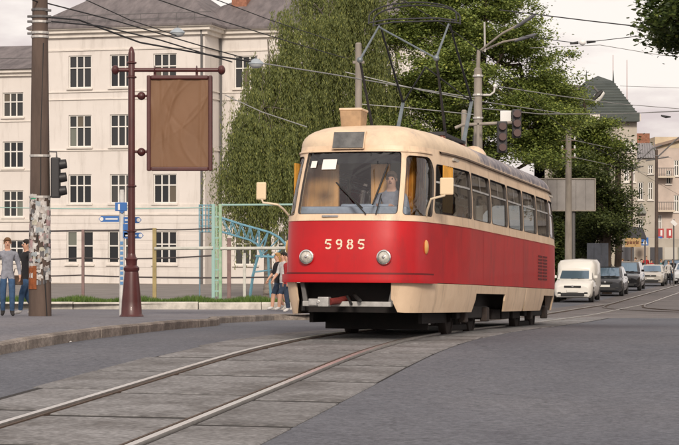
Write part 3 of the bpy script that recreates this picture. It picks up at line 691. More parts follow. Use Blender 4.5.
# notices, wipers, mirrors
def notice(s0, s1, z0, z1):
    q = MB(); q.grid([[Fp(s, z, -.012) for s in samples(s0, s1, .1)] for z in (z0, z1)]); q.build('notice_sheet', mat('white_paper', (.78,.77,.72), .7), wsh)
notice(-.70,-.60,2.50,2.60); notice(-.50,-.27,2.47,2.62)
def wiper(p0, p1, b0, b1):
    q = MB(); q.tube([Fp(*p0, .03), Fp(*p1, .05)], .010, 6); wp = q.build('wiper', M_RUB, tram)
    q = MB(); q.tube([Fp(b0[0]+(b1[0]-b0[0])*t, b0[1]+(b1[1]-b0[1])*t, .022) for t in (0,.25,.5,.75,1)], [.012,.016,.016,.016,.012], 6); q.build('blade', M_RUB, wp)
wiper((.28,1.80), (-.02,2.10), (-.22,2.27), (.22,1.89))
wiper((.42,1.80), (.47,2.1), (.36,1.94), (.53,2.55))
def mirror(pa, pts_, c, sz, rz):
    q = MB(); q.tube([pa]+pts_, .017, 7); ar = q.build('mirror_arm', mat('mirror_arm_cream', (.70,.58,.42), .5), tram, smooth=True)
    q = MB().box((0,0,0), sz); m_ = q.build('mirror', mat('mirror_cream', (.74,.58,.38), .5), tram, bevel=.02); m_.location = c; m_.rotation_euler = (0,0,rz)
    q = MB().box((0,sz[1]/2+.002,0), (sz[0]*.85,.004,sz[2]*.88)); q.build('mirror_glass', mat('mirror_silver', (.6,.62,.65), .05, metal=1), m_)
a = Fp(-s_of_y(.55), 1.80); mirror(a, [a+Vector((-.06,-.12,.10)), a+Vector((-.12,-.2,.16)), a+Vector((-.34,-.22,.19)), a+Vector((-.36,-.22,.24))], a+Vector((-.37,-.22,.36)), (.15,.04,.26), 0)
a = Fp(s_of_y(.60), 1.80); mirror(a, [a+Vector((.04,-.10,.10)), a+Vector((.10,-.15,.24)), a+Vector((.30,-.16,.29)), a+Vector((.32,-.16,.33))], a+Vector((.33,-.16,.42)), (.20,.04,.25), 0)
# pantograph
py0 = 4.2; RZ = 3.16
pan = MB().b2((-.62,py0-.25,RZ+.1), (.62,py0-.17,RZ+.16)).build('pantograph', M_PANT, tram)
MB().b2((-.62,py0+1.45,RZ+.1), (.62,py0+1.53,RZ+.16)).build('base_beam', M_PANT, pan)
for x in (-.57, .57):
    MB().b2((x-.03,py0-.2,RZ+.105), (x+.03,py0+1.5,RZ+.155)).build('base_rail', M_PANT, pan)
    for y in (py0-.2, py0+1.5): MB().lathe([(.05,-.14),(.07,-.1),(.05,-.06),(.07,-.02),(.05,.02),(.06,.06),(.04,.1)], (x,y,RZ), 10).build('insulator', mat('insulator_brown', (.16,.05,.03), .3), pan, smooth=True)
AP = (py0+.2, 5.25); KF = (py0-1.0, 4.42); KR = (py0+2.1, 4.05)
for x in (-.60, .60):
    q = MB(); q.tube([(x,py0-.1,RZ+.13),(x*1.04,KF[0],KF[1])], [.024,.018], 8); q.build('lower_arm', M_PANT, pan)
    q = MB(); q.tube([(x*1.04,KF[0],KF[1]),(x*.98,AP[0]-.05,AP[1]-.12)], [.020,.015], 8); q.build('upper_arm', M_PANT2, pan)
    q = MB(); q.ball((x*1.04,KF[0],KF[1]), .05); q.build('knee_joint', M_PANT2, pan)
    q = MB(); q.tube([(x,py0+1.45,RZ+.13),(x*1.02,KR[0],KR[1])], [.038,.03], 8); q.build('rear_lower_arm', M_PANT2, pan)
    q = MB(); q.tube([(x*1.02,KR[0],KR[1]),(x*.98,AP[0]+.05,AP[1]-.12)], [.02,.015], 8); q.build('rear_upper_arm', M_PANT, pan)
q = MB(); q.tube([(-.59,AP[0]-.08,AP[1]-.14),(.62,KF[0],KF[1])], .015, 7); q.build('diagonal_brace', M_PANT2, pan)
for x in (-.61, .61): MB().tube([(x,KR[0],KR[1]),(.0,AP[0]+.9,4.55)], .013, 6).build('rear_brace', M_PANT, pan)
for y, z, m_ in ((AP[0]-.16, AP[1], M_PANT), (AP[0]+.16, AP[1], M_PANT)):
    q = MB(); q.tube([(-.74,y,z-.10)]+[(.74*math.sin(t), y, z+.24*math.cos(t)**.9) for t in np.linspace(-1.45,1.45,17)]+[(.74,y,z-.10)], .013, 7); q.build('collector_bow', m_, pan, smooth=True)
    q = MB(); q.tube([(-.74,y,z-.08),(-.4,y,z-.03),(.4,y,z-.03),(.74,y,z-.08)], .013, 6); q.build('collector_bar', M_PANT, pan)
# the driver sits in the cab (figure built further down)
DRIVER_AT = tram.location + (Matrix.Rotation(-YAW, 3, 'Z') @ Matrix.Rotation(R(-2.25), 3, 'X')) @ Vector((.44, 1.02, .98))
# ------------------------------------------------------------------ buildings
M_STUC = mat('cream_stucco', (.72,.675,.635), .9, noise=1, c2=(.65,.605,.565), nscale=.35, bump=.15, bscale=8, detail=8, grime=((.40,.36,.32),.65,.52), gscale=(.5,.5,.07))
M_STUC2 = mat('grey_cream_stucco', (.60,.535,.46), .9, noise=1, c2=(.50,.44,.375), nscale=.5, detail=8)
M_TRIM = mat('pale_trim', (.76,.71,.65), .85, noise=.2, nscale=1.5)
M_WFR = mat('window_frame_white', (.72,.70,.66), .6)
M_ZINC = mat('zinc_roof', (.19,.165,.165), .75, noise=1, c2=(.095,.083,.085), nscale=1.3, stretch=(1.6,.5,.5), bump=.2, bscale=3)
M_BRICK = mat('brick_red', (.36,.16,.10), .9, noise=.4, nscale=6)
M_PIPE = mat('downpipe_grey', (.12,.115,.115), .6)
PANES = [mat('pane_dark_%d' % i, c, .12, spec=.22) for i, c in enumerate([(.03,.032,.036), (.07,.07,.068), (.045,.047,.05), (.13,.11,.085), (.17,.18,.155)])]
def facade(par, x0, x1, z0, z1, wins, m, y=0.0, dep=.2, name='wall'):
    """wall sheet at local y with real openings; wins = (x0,x1,z0,z1)"""
    xs = sorted(set([x0, x1]+[v for w_ in wins for v in w_[:2]])); zs = sorted(set([z0, z1]+[v for w_ in wins for v in w_[2:4]]))
    mb = MB()
    for a, b in zip(xs[:-1], xs[1:]):
        for c, d in zip(zs[:-1], zs[1:]):
            mx_, mz_ = (a+b)/2, (c+d)/2
            if any(w_[0] < mx_ < w_[1] and w_[2] < mz_ < w_[3] for w_ in wins): continue
            mb.add([(a,y,c),(b,y,c),(b,y,d),(a,y,d)], [(0,1,2,3)])
    for (a, b, c, d) in [w_[:4] for w_ in wins]:
        e = y+dep
        mb.add([(a,y,c),(b,y,c),(b,y,d),(a,y,d),(a,e,c),(b,e,c),(b,e,d),(a,e,d)], [(0,4,5,1),(1,5,6,2),(2,6,7,3),(3,7,4,0)])
    return mb.build(name, m, par, fix=False)
rw = random.Random(11)
def window(par, x0, x1, z0, z1, cols=3, split=.62, y=.12, fw=.075, sill=True, pane=None, mframe=None, simple=False):
    mf = mframe or M_WFR; fm = MB()
    def bar(a, b, c, d, yy=0): fm.b2((a, y-.03+yy, c), (b, y+.03+yy, d))
    bar(x0, x0+fw, z0, z1); bar(x1-fw, x1, z0, z1); bar(x0+fw, x1-fw, z0, z0+fw); bar(x0+fw, x1-fw, z1-fw, z1)
    zs_ = [z0+fw, z0+(z1-z0)*split, z1-fw] if split else [z0+fw, z1-fw]
    xs_ = [x0+fw+(x1-x0-2*fw)*i/cols for i in range(cols+1)]
    for v in xs_[1:-1]: bar(v-fw*.55, v+fw*.55, z0+fw, z1-fw, .002)
    if split: bar(x0+fw, x1-fw, zs_[1]-fw*.5, zs_[1]+fw*.5, -.004)
    wo_ = fm.build('window', mf, par)
    pb = pane if pane is not None else rw.choice([0,0,2,2,1])
    for i in range(cols):
        for j in range(len(zs_)-1):
            q = MB(); q.b2((xs_[i]+.01, y+.035, zs_[j]+.01), (xs_[i+1]-.01, y+.05, zs_[j+1]-.01))
            k = pb if rw.random() < .75 else rw.choice([0,1,2,3,4]); q.build('pane', PANES[k], wo_)
    if sill: MB().b2((x0-.1, -.14, z0-.11), (x1+.1, .1, z0-.004)).build('sill', M_TRIM, wo_)
    return wo_
def hip(par, x0, x1, y0, y1, z, h, m, over=.6, name='roof', inset=None):
    a, b, c, d = x0-over, x1+over, y0-over, y1+over; i_ = inset if inset is not None else (d-c)/2
    mb = MB(); ym = (c+d)/2
    mb.add([(a,c,z),(b,c,z),(b,d,z),(a,d,z),(a+i_,ym,z+h),(b-i_,ym,z+h),(a,c,z-.12),(b,c,z-.12),(b,d,z-.12),(a,d,z-.12)], [(0,1,5,4),(1,2,5),(2,3,4,5),(3,0,4),(6,7,1,0),(7,8,2,1),(8,9,3,2),(9,6,0,3),(9,8,7,6)])
    return mb.build(name, m, par)
class Frame:
    """local frame of a building: x to the right along the facade, y into it"""
    def __init__(s, px, Y, ang, zb=None):
        s.o = Vector((ax(px, Y), Y)); s.a = ang; s.c, s.s = math.cos(ang), math.sin(ang); s.zb = G(Y)+.2 if zb is None else zb
    def x(s, px, y=0):
        k = (px-CX)/F; return (k*(s.o.y+y*s.c)-s.o.x-y*s.s)/(s.c+k*s.s)
    def Y(s, x, y=0): return s.o.y-x*s.s+y*s.c
    def z(s, py, x, y=0): return az(py, s.Y(x, y))-s.zb
    def root(s, name, label, cat='building', group=None): return empty(name, (s.o.x, s.o.y, s.zb), -s.a, label, cat, group)
f = Frame(205, 118, R(15), -2.35)
school = f.root('school_building', 'cream stucco school with rows of tall three part windows and hipped grey roof')
XL = f.x(41); ZT = f.z(36, -5)
cols_ = [f.x(165), f.x(121.5), f.x(80)]
rows_ = [(88,55.5), (147,115), (203.5,174.5), (265,231)]
wl = []
for ri, (yb_, yt_) in enumerate(rows_):
    for ci, xc in enumerate(cols_):
        pc = (165,121.5,80)[ci]; ypx = lambda v: v-(pc-80)*(-.0)-(pc-80)*.036*((227-v)/172)
        if ri == 3:
            if ci == 0: wl.append((xc-.78, xc+.78, f.z(264, xc), f.z(231, xc), 3, .6))
            else:
                for o_ in (-.55, .55): wl.append((xc+o_-.36, xc+o_+.36, f.z(264, xc), f.z(231, xc), 1, .55))
            continue
        wl.append((xc-.78, xc+.78, f.z(yb_, f.x(80)), f.z(yt_, f.x(80)), 3, .62))
facade(school, XL, 0, -.6, ZT, wl, M_STUC)
for w_ in wl: window(school, *w_[:4], cols=w_[4], split=w_[5])
# flank of the projecting block and set back wing
REC = 2.9; XW = 15
M_STUC3 = M_STUC
wy = [( f.z(b_, 4), f.z(t_, 4)) for b_, t_ in rows_]
wl2 = []
for xc in (f.x(246, REC), f.x(289, REC), f.x(335, REC), f.x(380, REC)):
    for b_, t_ in rows_:
        wl2.append((xc-.78, xc+.78, f.z(b_, f.x(80)), f.z(t_, f.x(80))))
facade(school, 0, XW, -.6, ZT, wl2, M_STUC, y=REC)
for w_ in wl2:
    wo_ = window(school, *w_, y=REC+.12, sill=False); MB().b2((w_[0]-.1, REC-.14, w_[2]-.11), (w_[1]+.1, REC+.1, w_[2]-.004)).build('sill', M_TRIM, wo_)
mb = MB(); mb.b2((XL,.35,-.6),(-.02,12,ZT-.02)); mb.b2((0.2,REC+.35,-.6),(XW,12,ZT-.02)); mb.build('wall_core', mat('core_dark', (.05,.045,.04), .9), school)
mb = MB(); mb.add([(0,0,-.6),(0,REC,-.6),(0,REC,ZT),(0,0,ZT)], [(0,1,2,3)]); mb.build('flank_wall', M_STUC, school, fix=False); mb = MB(); mb.add([(XL,0,-.6),(XL,12,-.6),(XL,12,ZT),(XL,0,ZT)], [(3,2,1,0)]); mb.build('flank_wall', M_STUC, school, fix=False); mb = MB(); mb.add([(XW,REC,-.6),(XW,12,-.6),(XW,12,ZT),(XW,REC,ZT)], [(0,1,2,3)]); mb.build('flank_wall', M_STUC, school, fix=False)
# cornice, string courses, grooves of the ground storey
def course(z, h, p, nm='string_course', m=M_TRIM):
    MB().b2((XL-p,-p,z),(p,.0-.001,z+h)).build(nm, m, school); MB().b2((.001,0,z),(p,REC-p-.001,z+h)).build(nm, m, school); MB().b2((.001,REC-p,z),(XW,REC-.001,z+h)).build(nm, m, school)
course(ZT-.02, .26, .22, 'cornice'); course(ZT+.24, .22, .45, 'cornice'); course(ZT+.46, .16, .62, 'cornice')
for py, h in ((51,.10), (92.5,.07), (100,.06), (151,.07), (208,.22), (215,.10)): course(f.z(py, f.x(80)), h, .07)
M_GROOVE = mat('groove_shadow_stucco', (.50,.44,.37), .95)
for py in (223, 231.5, 240, 249, 258, 267, 276): 
    z = f.z(py, f.x(80))
    segs = [XL]+sorted([v for w_ in wl if w_[2] < z < w_[3] for v in (w_[0], w_[1])])+[0]
    for a, b in zip(segs[::2], segs[1::2]): MB().b2((a,-.022,z),(b,-.001,z+.33)).build('rusticated_course', M_STUC, school, bevel=.0)
MB().b2((XL,-.10,-.6),(0.1,-.001,f.z(283, f.x(80)))).build('plinth', mat('plinth_grey', (.36,.32,.28), .9, noise=.3, nscale=1), school)
for x, y in ((-.18,-.1), (.12,REC-.12)):
    q = MB(); q.tube([(x,y-.1,ZT+.3),(x,y-.02,ZT-.3),(x,y-.02,0)], .075, 8); q.build('downpipe', M_PIPE, school, smooth=True)
r1 = hip(school, XL, 0, 0, 12, ZT+.64, 3.7, M_ZINC, .7, inset=4.6); hip(school, -3, XW, REC, 12.5, ZT+.63, 3.1, M_ZINC, .7)
for px, y_ in ((122,3.2), (150,4), (186,4.5), (207,5.5)):        # standing seams along the slope
    pass
for px, y_, w_ in ((180,6,1.3), (241,5.5,1.0)):
    x = f.x(px, y_); ch = MB(); ch.b2((x-w_/2,y_-.4,ZT+1.5), (x+w_/2,y_+.5,ZT+4.9)); c_ = ch.build('chimney', M_BRICK if px > 200 else mat('chimney_pale', (.62,.53,.45), .9, noise=.3, nscale=2), r1); MB().b2((x-w_/2-.12,y_-.52,ZT+4.9),(x+w_/2+.12,y_+.62,ZT+5.1)).build('chimney_cap', M_TRIM, r1)
# roof railing
q = MB()
for z in (1.0, 1.35): q.tube([(XL-.5,-.3,ZT+z),(.5,-.3,ZT+z)], .025, 5)
q.build('snow_rail', M_PIPE, school)
for i in range(10): MB().tube([(XL-.3+i*1.2,-.3,ZT+.6),(XL-.3+i*1.2,-.3,ZT+1.36)], .02, 5).build('snow_rail_post', M_PIPE, school)
# lower annexe
f2 = Frame(38, 124.5, R(15), -2.4)
ann = f2.root('school_annexe', 'lower cream annexe with small windows left of the utility pole')
XA = f2.x(-60); ZA = f2.z(76, f2.x(15))
wl3 = []
for px in (13, 46-8, -25):
    xc = f2.x(px); 
    if px == 38: xc = f2.x(36.5)
    for b_, t_ in ((117,92.5), (168,141.5), (217,190.5), (262,240)): wl3.append((xc-.74, xc+.74, f2.z(b_, f2.x(13)), f2.z(t_, f2.x(13))))
XR = f2.x(43)
wl3 = [w_ for w_ in wl3 if w_[1] < XR-.1]
facade(ann, XA, XR, -.6, ZA, wl3, M_STUC)
for w_ in wl3: window(ann, *w_)
MB().b2((XA,.35,-.6),(XR,9,ZA-.02)).build('wall_core', MATS['core_dark'], ann)
for z, h, p in ((ZA-.02,.22,.2),(ZA+.2,.2,.42),(f2.z(122,-2),.08,.06),(f2.z(171,-2),.08,.06),(f2.z(222,-2),.2,.08)): MB().b2((XA,-p,z),(XR,-.001,z+h)).build('cornice' if z > ZA-.1 else 'string_course', M_TRIM, ann)
for py in (231, 240, 249, 258, 267, 276):
    z = f2.z(py, -2); segs = [XA]+sorted([v for w_ in wl3 if w_[2] < z < w_[3] for v in (w_[0], w_[1])])+[XR]
    for a, b in zip(segs[::2], segs[1::2]): MB().b2((a,-.022,z),(b,-.001,z+.33)).build('rusticated_course', M_STUC, ann)
ra = MB(); ra.add([(XA-1,-.6,ZA+.42),(XR+.2,-.6,ZA+.42),(XR+.2,5,ZA+2.5),(XA-1,5,ZA+2.5),(XA-1,10,ZA+.42),(XR+.2,10,ZA+.42)], [(0,1,2,3),(3,2,5,4),(1,5,2),(0,3,4),(0,4,5,1)]); ra.build('roof', M_ZINC, ann)
q = MB(); q.tube([(XA,-.2,ZA+1.15),(XR,-.2,ZA+1.15)], .03, 5); q.build('snow_rail', M_PIPE, ann)
# ---- far street buildings
def far_block(name, label, pxl, pxr, Y, ytop, m, wins, dep=10, frame=M_WFR, roofh=.0):
    fr = Frame(pxl, Y, 0.0, G(Y)); rt = fr.root(name, label); W = fr.x(pxr); H = fr.z(ytop, 0)
    ws = [(fr.x(a), fr.x(b), fr.z(d, 0), fr.z(c, 0)) for a, b, c, d in wins]
    facade(rt, 0, W, -.5, H, ws, m)
    for w_ in ws: window(rt, *w_, cols=2, split=.65, fw=.1)
    MB().b2((0,.3,-.5),(W,dep,H-.01)).build('wall_core', MATS['core_dark'], rt)
    mb = MB(); mb.add([(0,0,-.5),(0,dep,-.5),(0,dep,H),(0,0,H)], [(3,2,1,0)]); mb.add([(W,0,-.5),(W,dep,-.5),(W,dep,H),(W,0,H)], [(0,1,2,3)]); mb.build('side_wall', m, rt, fix=False)
    return rt, fr, W, H
M_FC1 = mat('far_cream_wall', (.54,.49,.42), .9, noise=1, c2=(.40,.36,.30), nscale=.5, detail=8)
M_FC2 = mat('far_yellow_wall', (.66,.58,.47), .9, noise=1, c2=(.54,.47,.37), nscale=.4)
M_FC3 = mat('far_pink_wall', (.60,.50,.43), .9, noise=.25, nscale=.5)
M_FC4 = mat('far_ochre_wall', (.66,.54,.38), .9, noise=.25, nscale=.5)
M_MANS = mat('mansard_green_slate', (.045,.056,.052), .65, noise=1, c2=(.075,.088,.08), nscale=1.2, stretch=(.6,1,3))
rt, fr, W, H = far_block('tower_house', 'corner house with steep green slate tower roof above the trees', 574, 637, 172, 121, M_FC1, [(624,629,140,152),(631,635,140,152),(624,629,168,182),(631,635,168,182),(624,629,198,212)])
MB().b2((-.3,-.4,H),(W+.3,10.3,H+.6)).build('cornice', MATS['pale_trim'], rt)
q = MB(); za, zb_, zc = H+.6, fr.z(78,0), fr.z(71.5,0); xm = W/2; y0 = 5.0
def ringq(hx, hy, z, n=1): return [(xm-hx,y0-hy,z),(xm+hx,y0-hy,z),(xm+hx,y0+hy,z),(xm-hx,y0+hy,z)]
q.add(ringq(W/2+.1,5.2,za)+ringq(W/2*.70,3.6,za+(zb_-za)*.5)+ringq(1.25,1.25,zb_)+[(xm,y0,zc)], [(0,1,5,4),(1,2,6,5),(2,3,7,6),(3,0,4,7),(4,5,9,8),(5,6,10,9),(6,7,11,10),(7,4,8,11),(8,9,12),(9,10,12),(10,11,12),(11,8,12),(3,2,1,0)])
tr_ = q.build('roof', M_MANS, rt)
for k in range(1, 12):                       # slate courses
    t = k/12; hx = (W/2+.1)+(W/2*.70-W/2-.1)*min(1, t*2) if t < .5 else W/2*.70+(1.25-W/2*.70)*(t*2-1); hy = 5.2+(3.6-5.2)*min(1, t*2) if t < .5 else 3.6+(1.25-3.6)*(t*2-1)
    P = ringq(hx+.05, hy+.05, za+(zb_-za)*t); qq = MB(); qq.tube(P+[P[0]], .05, 4); qq.build('slate_course', M_MANS, tr_)
for sx_ in (-1, 1): MB().tube([(xm+sx_*1.25,y0-1.25,zb_-.1),(xm+sx_*1.25,y0-1.25,zb_+1.0)], [.1,.02], 6).build('finial', M_MANS, tr_)
for px, yt in ((613,55), (627,60)):
    x = fr.x(px, 6); q = MB(); q.tube([(x,6,zb_-3),(x,6,fr.z(yt,0,6))], [.05,.03], 5); q.build('mast', mat('mast_red', (.42,.26,.24), .6), rt)
MB().b2((W-3.4,-.9,fr.z(122,0)),(W+.1,0,fr.z(113,0))).build('bay_cornice', M_MANS, rt)
rt, fr, W, H = far_block('wing_house', 'long house with low grey metal roof behind the street trees', 545, 600, 182, 97, M_FC1, [])
MB().b2((-.5,-.6,H),(W,10,H+1.1)).build('roof', M_ZINC, rt)
rt, fr, W, H = far_block('cream_house', 'narrow cream house with grey mansard beyond the corner tower', 634, 657, 186, 158, M_FC1, [(638,643.5,182,200),(638,643.5,219,234),(648,653,182,200),(648,653,165,174)])
q = MB(); q.add([(-.2,-.3,H),(W+.2,-.3,H),(W+.2,8,H),(-.2,8,H),(.2,1.2,H+1.5),(W-.3,1.2,H+1.5),(W-.3,7,H+1.5),(.2,7,H+1.5)], [(0,1,5,4),(1,2,6,5),(2,3,7,6),(3,0,4,7),(4,5,6,7),(3,2,1,0)]); rr = q.build('roof', mat('mansard_light', (.30,.29,.30), .7, noise=.3, nscale=2), rt)
for i in range(9): MB().tube([(.15+i*W/9.2,-.28,H+.05),(.25+i*W/9.2,1.2,H+1.52)], .06, 4).build('seam', mat('mansard_light2', (.20,.19,.2), .7), rr)
MB().b2((0.1,1.6,H+1.5),(W*.8,6,H+2.5)).build('attic', M_BRICK, rr)
q = MB(); x0, x1, z0 = fr.x(636.5), fr.x(646), fr.z(213.5,0); q.poly([(x0,-.5,z0),(x1,-.5,z0),((x0+x1)/2,-.5,z0+1.0)], (0,.5,0)); q.build('pediment', mat('pediment_grey', (.26,.27,.24), .8), rt)
rt, fr, W, H = far_block('balcony_house', 'pink and ochre house with iron balconies at the right of the street', 655, 700, 205, 148, M_FC3, [(666,671,170,184),(674,679,160,176),(658,662,215,233),(674,679,195,212)])
q = MB(); q.add([(-.4,-.6,H),(W,-.6,H+1.4),(W,8,H+1.4),(-.4,8,H),(-.4,-.6,H+.3),(W,-.6,H+1.7),(W,8,H+1.7),(-.4,8,H+.3)], [(0,1,5,4),(1,2,6,5),(2,3,7,6),(3,0,4,7),(4,5,6,7),(3,2,1,0)]); q.build('roof', mat('roof_brown_far', (.26,.19,.15), .8), rt)
MB().b2((0,-.02,H-.001),(W,5,H+1.2)).build('gable_wall', M_FC4, rt)
for pt_, pb_ in ((196,212), (164,178)):
    x0, x1 = fr.x(656), fr.x(673); zt, zb_ = fr.z(pt_,0), fr.z(pb_,0); bl = MB().b2((x0,-1.3,zb_),(x1,0,zb_+.2)).build('balcony', M_FC2, rt)
    q = MB(); q.tube([(x0,-1.25,zb_+1.05),(x1,-1.25,zb_+1.05)], .04, 5); q.build('handrail', M_PIPE, bl)
    for i in range(11): MB().tube([(x0+(x1-x0)*i/10,-1.25,zb_+.2),(x0+(x1-x0)*i/10,-1.25,zb_+1.05)], .03, 4).build('baluster', M_PIPE, bl)
# street level: awning, kiosk front, shop signs
def sign(name, label, pxl, pxr, yt, yb_, Y, m, dep=.12, cat='sign', post=True, grp=None):
    a, b = at(pxl, yb_, Y), at(pxr, yt, Y); g_ = G(Y)+.13; rt = empty(name, ((a.x+b.x)/2, Y, g_), 0, label, cat, grp); w_, z0, z1 = (b.x-a.x)/2, a.z-g_, b.z-g_
    MB().b2((-w_,0,z0),(w_,dep,z1)).build('panel', m, rt, bevel=.01)
    if post: MB().tube([(0,dep+.05,0),(0,dep+.05,z1)], .05, 6).build('post', M_PIPE, rt)
    return rt, w_, z0, z1
M_BLUE = mat('sign_blue', (.03,.14,.42), .4); M_WHT = mat('sign_white', (.75,.74,.72), .5)
for px, yt, Y, lb in ((645,237.5,150,'blue crossing sign nearer the corner awning'), (659,236.5,158,'blue crossing sign by the red adverts')):
    rt, w_, z0, z1 = sign('crossing_sign', lb, px-3.4, px+3.4, yt, yt+8, Y, M_BLUE, grp='pedestrian crossing signs')
    q = MB(); q.poly([(-w_*.75,-.012,z0+.1),(w_*.75,-.012,z0+.1),(0,-.012,z1-.08)], (0,.01,0)); q.build('white_triangle', M_WHT, rt)
    q = MB(); q.poly([(-.09,-.02,z0+.14),(.0,-.02,z0+.26),(.09,-.02,z0+.14),(.06,-.02,z0+.36),(-.05,-.02,z0+.36)], (0,.006,0)); q.build('walking_figure', mat('sign_black', (.02,.02,.02), .5), rt)
M_ADR = mat('advert_red', (.42,.06,.06), .4)
for px, lb in ((661,'red advert panel closer to the cream house'), (669.5,'red advert panel closer to the lamp pole')):
    rt, w_, z0, z1 = sign('advert_board', lb, px-2.8, px+2.8, 228.5, 238, 165, M_ADR, post=True, grp='red advert panels')
    MB().b2((-w_*.2,-.012,z0+.2),(w_*.5,-.002,z1-.15)).build('white_figure', M_WHT, rt)
rt, w_, z0, z1 = sign('shop_sign', 'orange yellow shop sign under the dark awning', 625, 641, 238, 247, 140, mat('sign_ochre', (.46,.29,.12), .5), cat='sign')
for i, (a, b) in enumerate(((-.8,-.5),(-.42,-.1),(0,.25),(.34,.7))): MB().b2((w_*a,-.014,z0+.22),(w_*b,-.002,z0+.42)).build('sign_mark', mat('sign_brown', (.16,.06,.02), .6), rt)
aw = empty('shop_awning', (ax(632,141), 141, G(141)+.13), 0, 'dark sloping awning over the shop entrance', 'awning')
z0 = az(238,141)-G(141)-.13; MB().poly([(-1.1,-.6,z0),(1.0,-.6,z0-.1),(1.0,1.2,z0+.7),(-1.1,1.2,z0+.8)], (0,0,.08)).build('canopy', mat('awning_dark', (.03,.028,.03), .7), aw)
for x in (-1.0, .9): MB().tube([(x,-.5,0),(x,-.5,z0)], .05, 6).build('post', M_PIPE, aw)
kr = empty('kiosk', (ax(637,152), 152, G(152)+.1), 0, 'low kiosk with a row of coloured panels beyond the parked cars', 'kiosk')
MB().b2((-2.6,0,0),(4.6,3,3.2)).build('wall', M_FC1, kr)
for i, c in enumerate(((.5,.45,.36),(.10,.10,.11),(.40,.33,.26),(.06,.06,.07),(.55,.52,.46),(.12,.2,.18))): MB().b2((-2.4+i*1.15,-.06,.3),(-1.4+i*1.15,-.002,2.5)).build('panel', mat('shop_panel_%d' % i, c, .4), kr)
rt, w_, z0, z1 = sign('green_shop_sign', 'pale green shop sign at the right edge of the street', 667, 684, 244, 250, 168, mat('sign_green', (.30,.52,.42), .5))
rt, w_, z0, z1 = sign('diamond_road_sign', 'pale diamond road sign beside the right street pole', 671.5, 676.5, 219, 227, 120, M_WHT, dep=.04)
pn = rt.children[0]; me_ = pn.data; zc_ = (z0+z1)/2
for v in me_.vertices:
    dx, dz = v.co.x*.8, (v.co.z-zc_)*.8; v.co.x, v.co.z = (dx-dz)*.707, zc_+(dx+dz)*.707
# the house across the street, which the tram's side windows mirror
f5 = Frame(0, 0, 0, G(80)); f5.o = Vector((23.5+.235*86, 58+86)); f5.a = -(math.atan2(1, .235)+math.pi)
op = f5.root('apartment_house', 'pale apartment house across the street, mirrored in the side windows of the tram')
wl5 = [(3+i*3.4, 4.6+i*3.4, 1.6+j*3.5, 3.6+j*3.5) for i in range(24) for j in range(4)]
facade(op, 0, 86, -1.5, 15.5, wl5, M_FC2)
for w_ in wl5: window(op, *w_, cols=2, split=.65, sill=False)
MB().b2((0,.35,-1.5),(86,11,15.4)).build('wall_core', MATS['core_dark'], op)
for j in range(5): MB().b2((0,-.25,.6+j*3.5),(86,-.001,.95+j*3.5)).build('string_course', M_TRIM, op)
MB().b2((-.3,-.8,15.5),(86.3,11,16.2)).build('roof', M_ZINC, op)
# ------------------------------------------------------------------ street furniture on the near pavement
PZ = lambda y: G(y)+.135
M_CONC = mat('pole_concrete', (.125,.088,.07), .9, noise=1, c2=(.065,.046,.038), nscale=2.2, stretch=(1,1,.25), bump=.4, bscale=18, detail=9)
Yp = 43.0
up = empty('utility_pole', (ax(40, Yp), Yp, PZ(Yp)), 0, 'thick concrete utility pole plastered with torn posters, beside two walkers', 'pole')
MB().lathe([(.265,-.1),(.26,0),(.16,8.3),(.15,9.3)], n=14).build('shaft', M_CONC, up, smooth=True)
def prad(z): return .26-.1*z/8.3
M_BAND = mat('steel_band', (.52,.50,.47), .5, metal=.4)
for py, m_ in ((156,M_BAND),(197,M_BAND),(17,M_PIPE),(22,M_BAND),(33,M_BAND),(37,M_BAND),(10,M_PIPE)):
    z = az(py, Yp)-PZ(Yp); r = prad(z)+.012; MB().lathe([(r,-.03),(r+.008,-.02),(r+.008,.02),(r,.03)], (0,0,z), 14).build('band', m_, up)
for py, sx_ in ((11,1),(17,-1),(17,1),(22,1),(22,-1),(34,-1)):
    z = az(py, Yp)-PZ(Yp); MB().tube([(0,-.1,z),(sx_*.27,-.1,z)], .028, 6).build('bracket', M_PIPE, up)
# torn paper pasted round the lower shaft
pcs = [(.64,.62,.59),(.54,.50,.47),(.48,.33,.33),(.56,.53,.43),(.36,.40,.42),(.68,.67,.65),(.44,.39,.35),(.30,.28,.27),(.60,.56,.53),(.14,.135,.14)]
PM = [mat('poster_%d' % i, c, .85, noise=.4, nscale=11) for i, c in enumerate(pcs)]
rp_ = random.Random(5)
for i in range(190):
    z = rp_.uniform(.75, 2.75); a = rp_.uniform(180, 360); hw = rp_.uniform(7, 18); h = rp_.uniform(.05,.15); r0 = prad(z)+.004+.0004*i*.12
    rows = []
    for k in range(3):
        zz = z+h*(k/2-.5); rows.append([((prad(zz)+.004+i*.00004)*math.cos(R(a+hw*(j/3-.5)*2)), (prad(zz)+.004+i*.00004)*math.sin(R(a+hw*(j/3-.5)*2)), zz+rp_.uniform(-.025,.025)) for j in range(4)])
    MB().grid(rows).build('poster_scrap', PM[i % 10] if rp_.random() < .8 else PM[0], up, fix=False)
rows = [[((prad(zz)+.013)*math.cos(R(t)), (prad(zz)+.013)*math.sin(R(t)), zz) for t in (205,225,245,262)] for zz in (.62,.85,1.15)]
MB().grid(rows).build('rusty_plate', mat('rust_orange', (.34,.10,.03), .85, noise=.5, nscale=9), up, fix=False)
rows = [[((prad(zz)+.012)*math.cos(R(t)), (prad(zz)+.012)*math.sin(R(t)), zz) for t in (225,240,255)] for zz in (2.66,2.72)]
MB().grid(rows).build('green_sticker', mat('sticker_green', (.03,.30,.16), .6), up, fix=False)
MB().tube([(.19,-.2,.0),(.14,-.21,.9),(-.03,-.235,1.7),(.05,-.21,2.9),(.05,-.19,4.2),(.10,-.15,6.2)], .014, 6).build('cable', M_RUB, up)
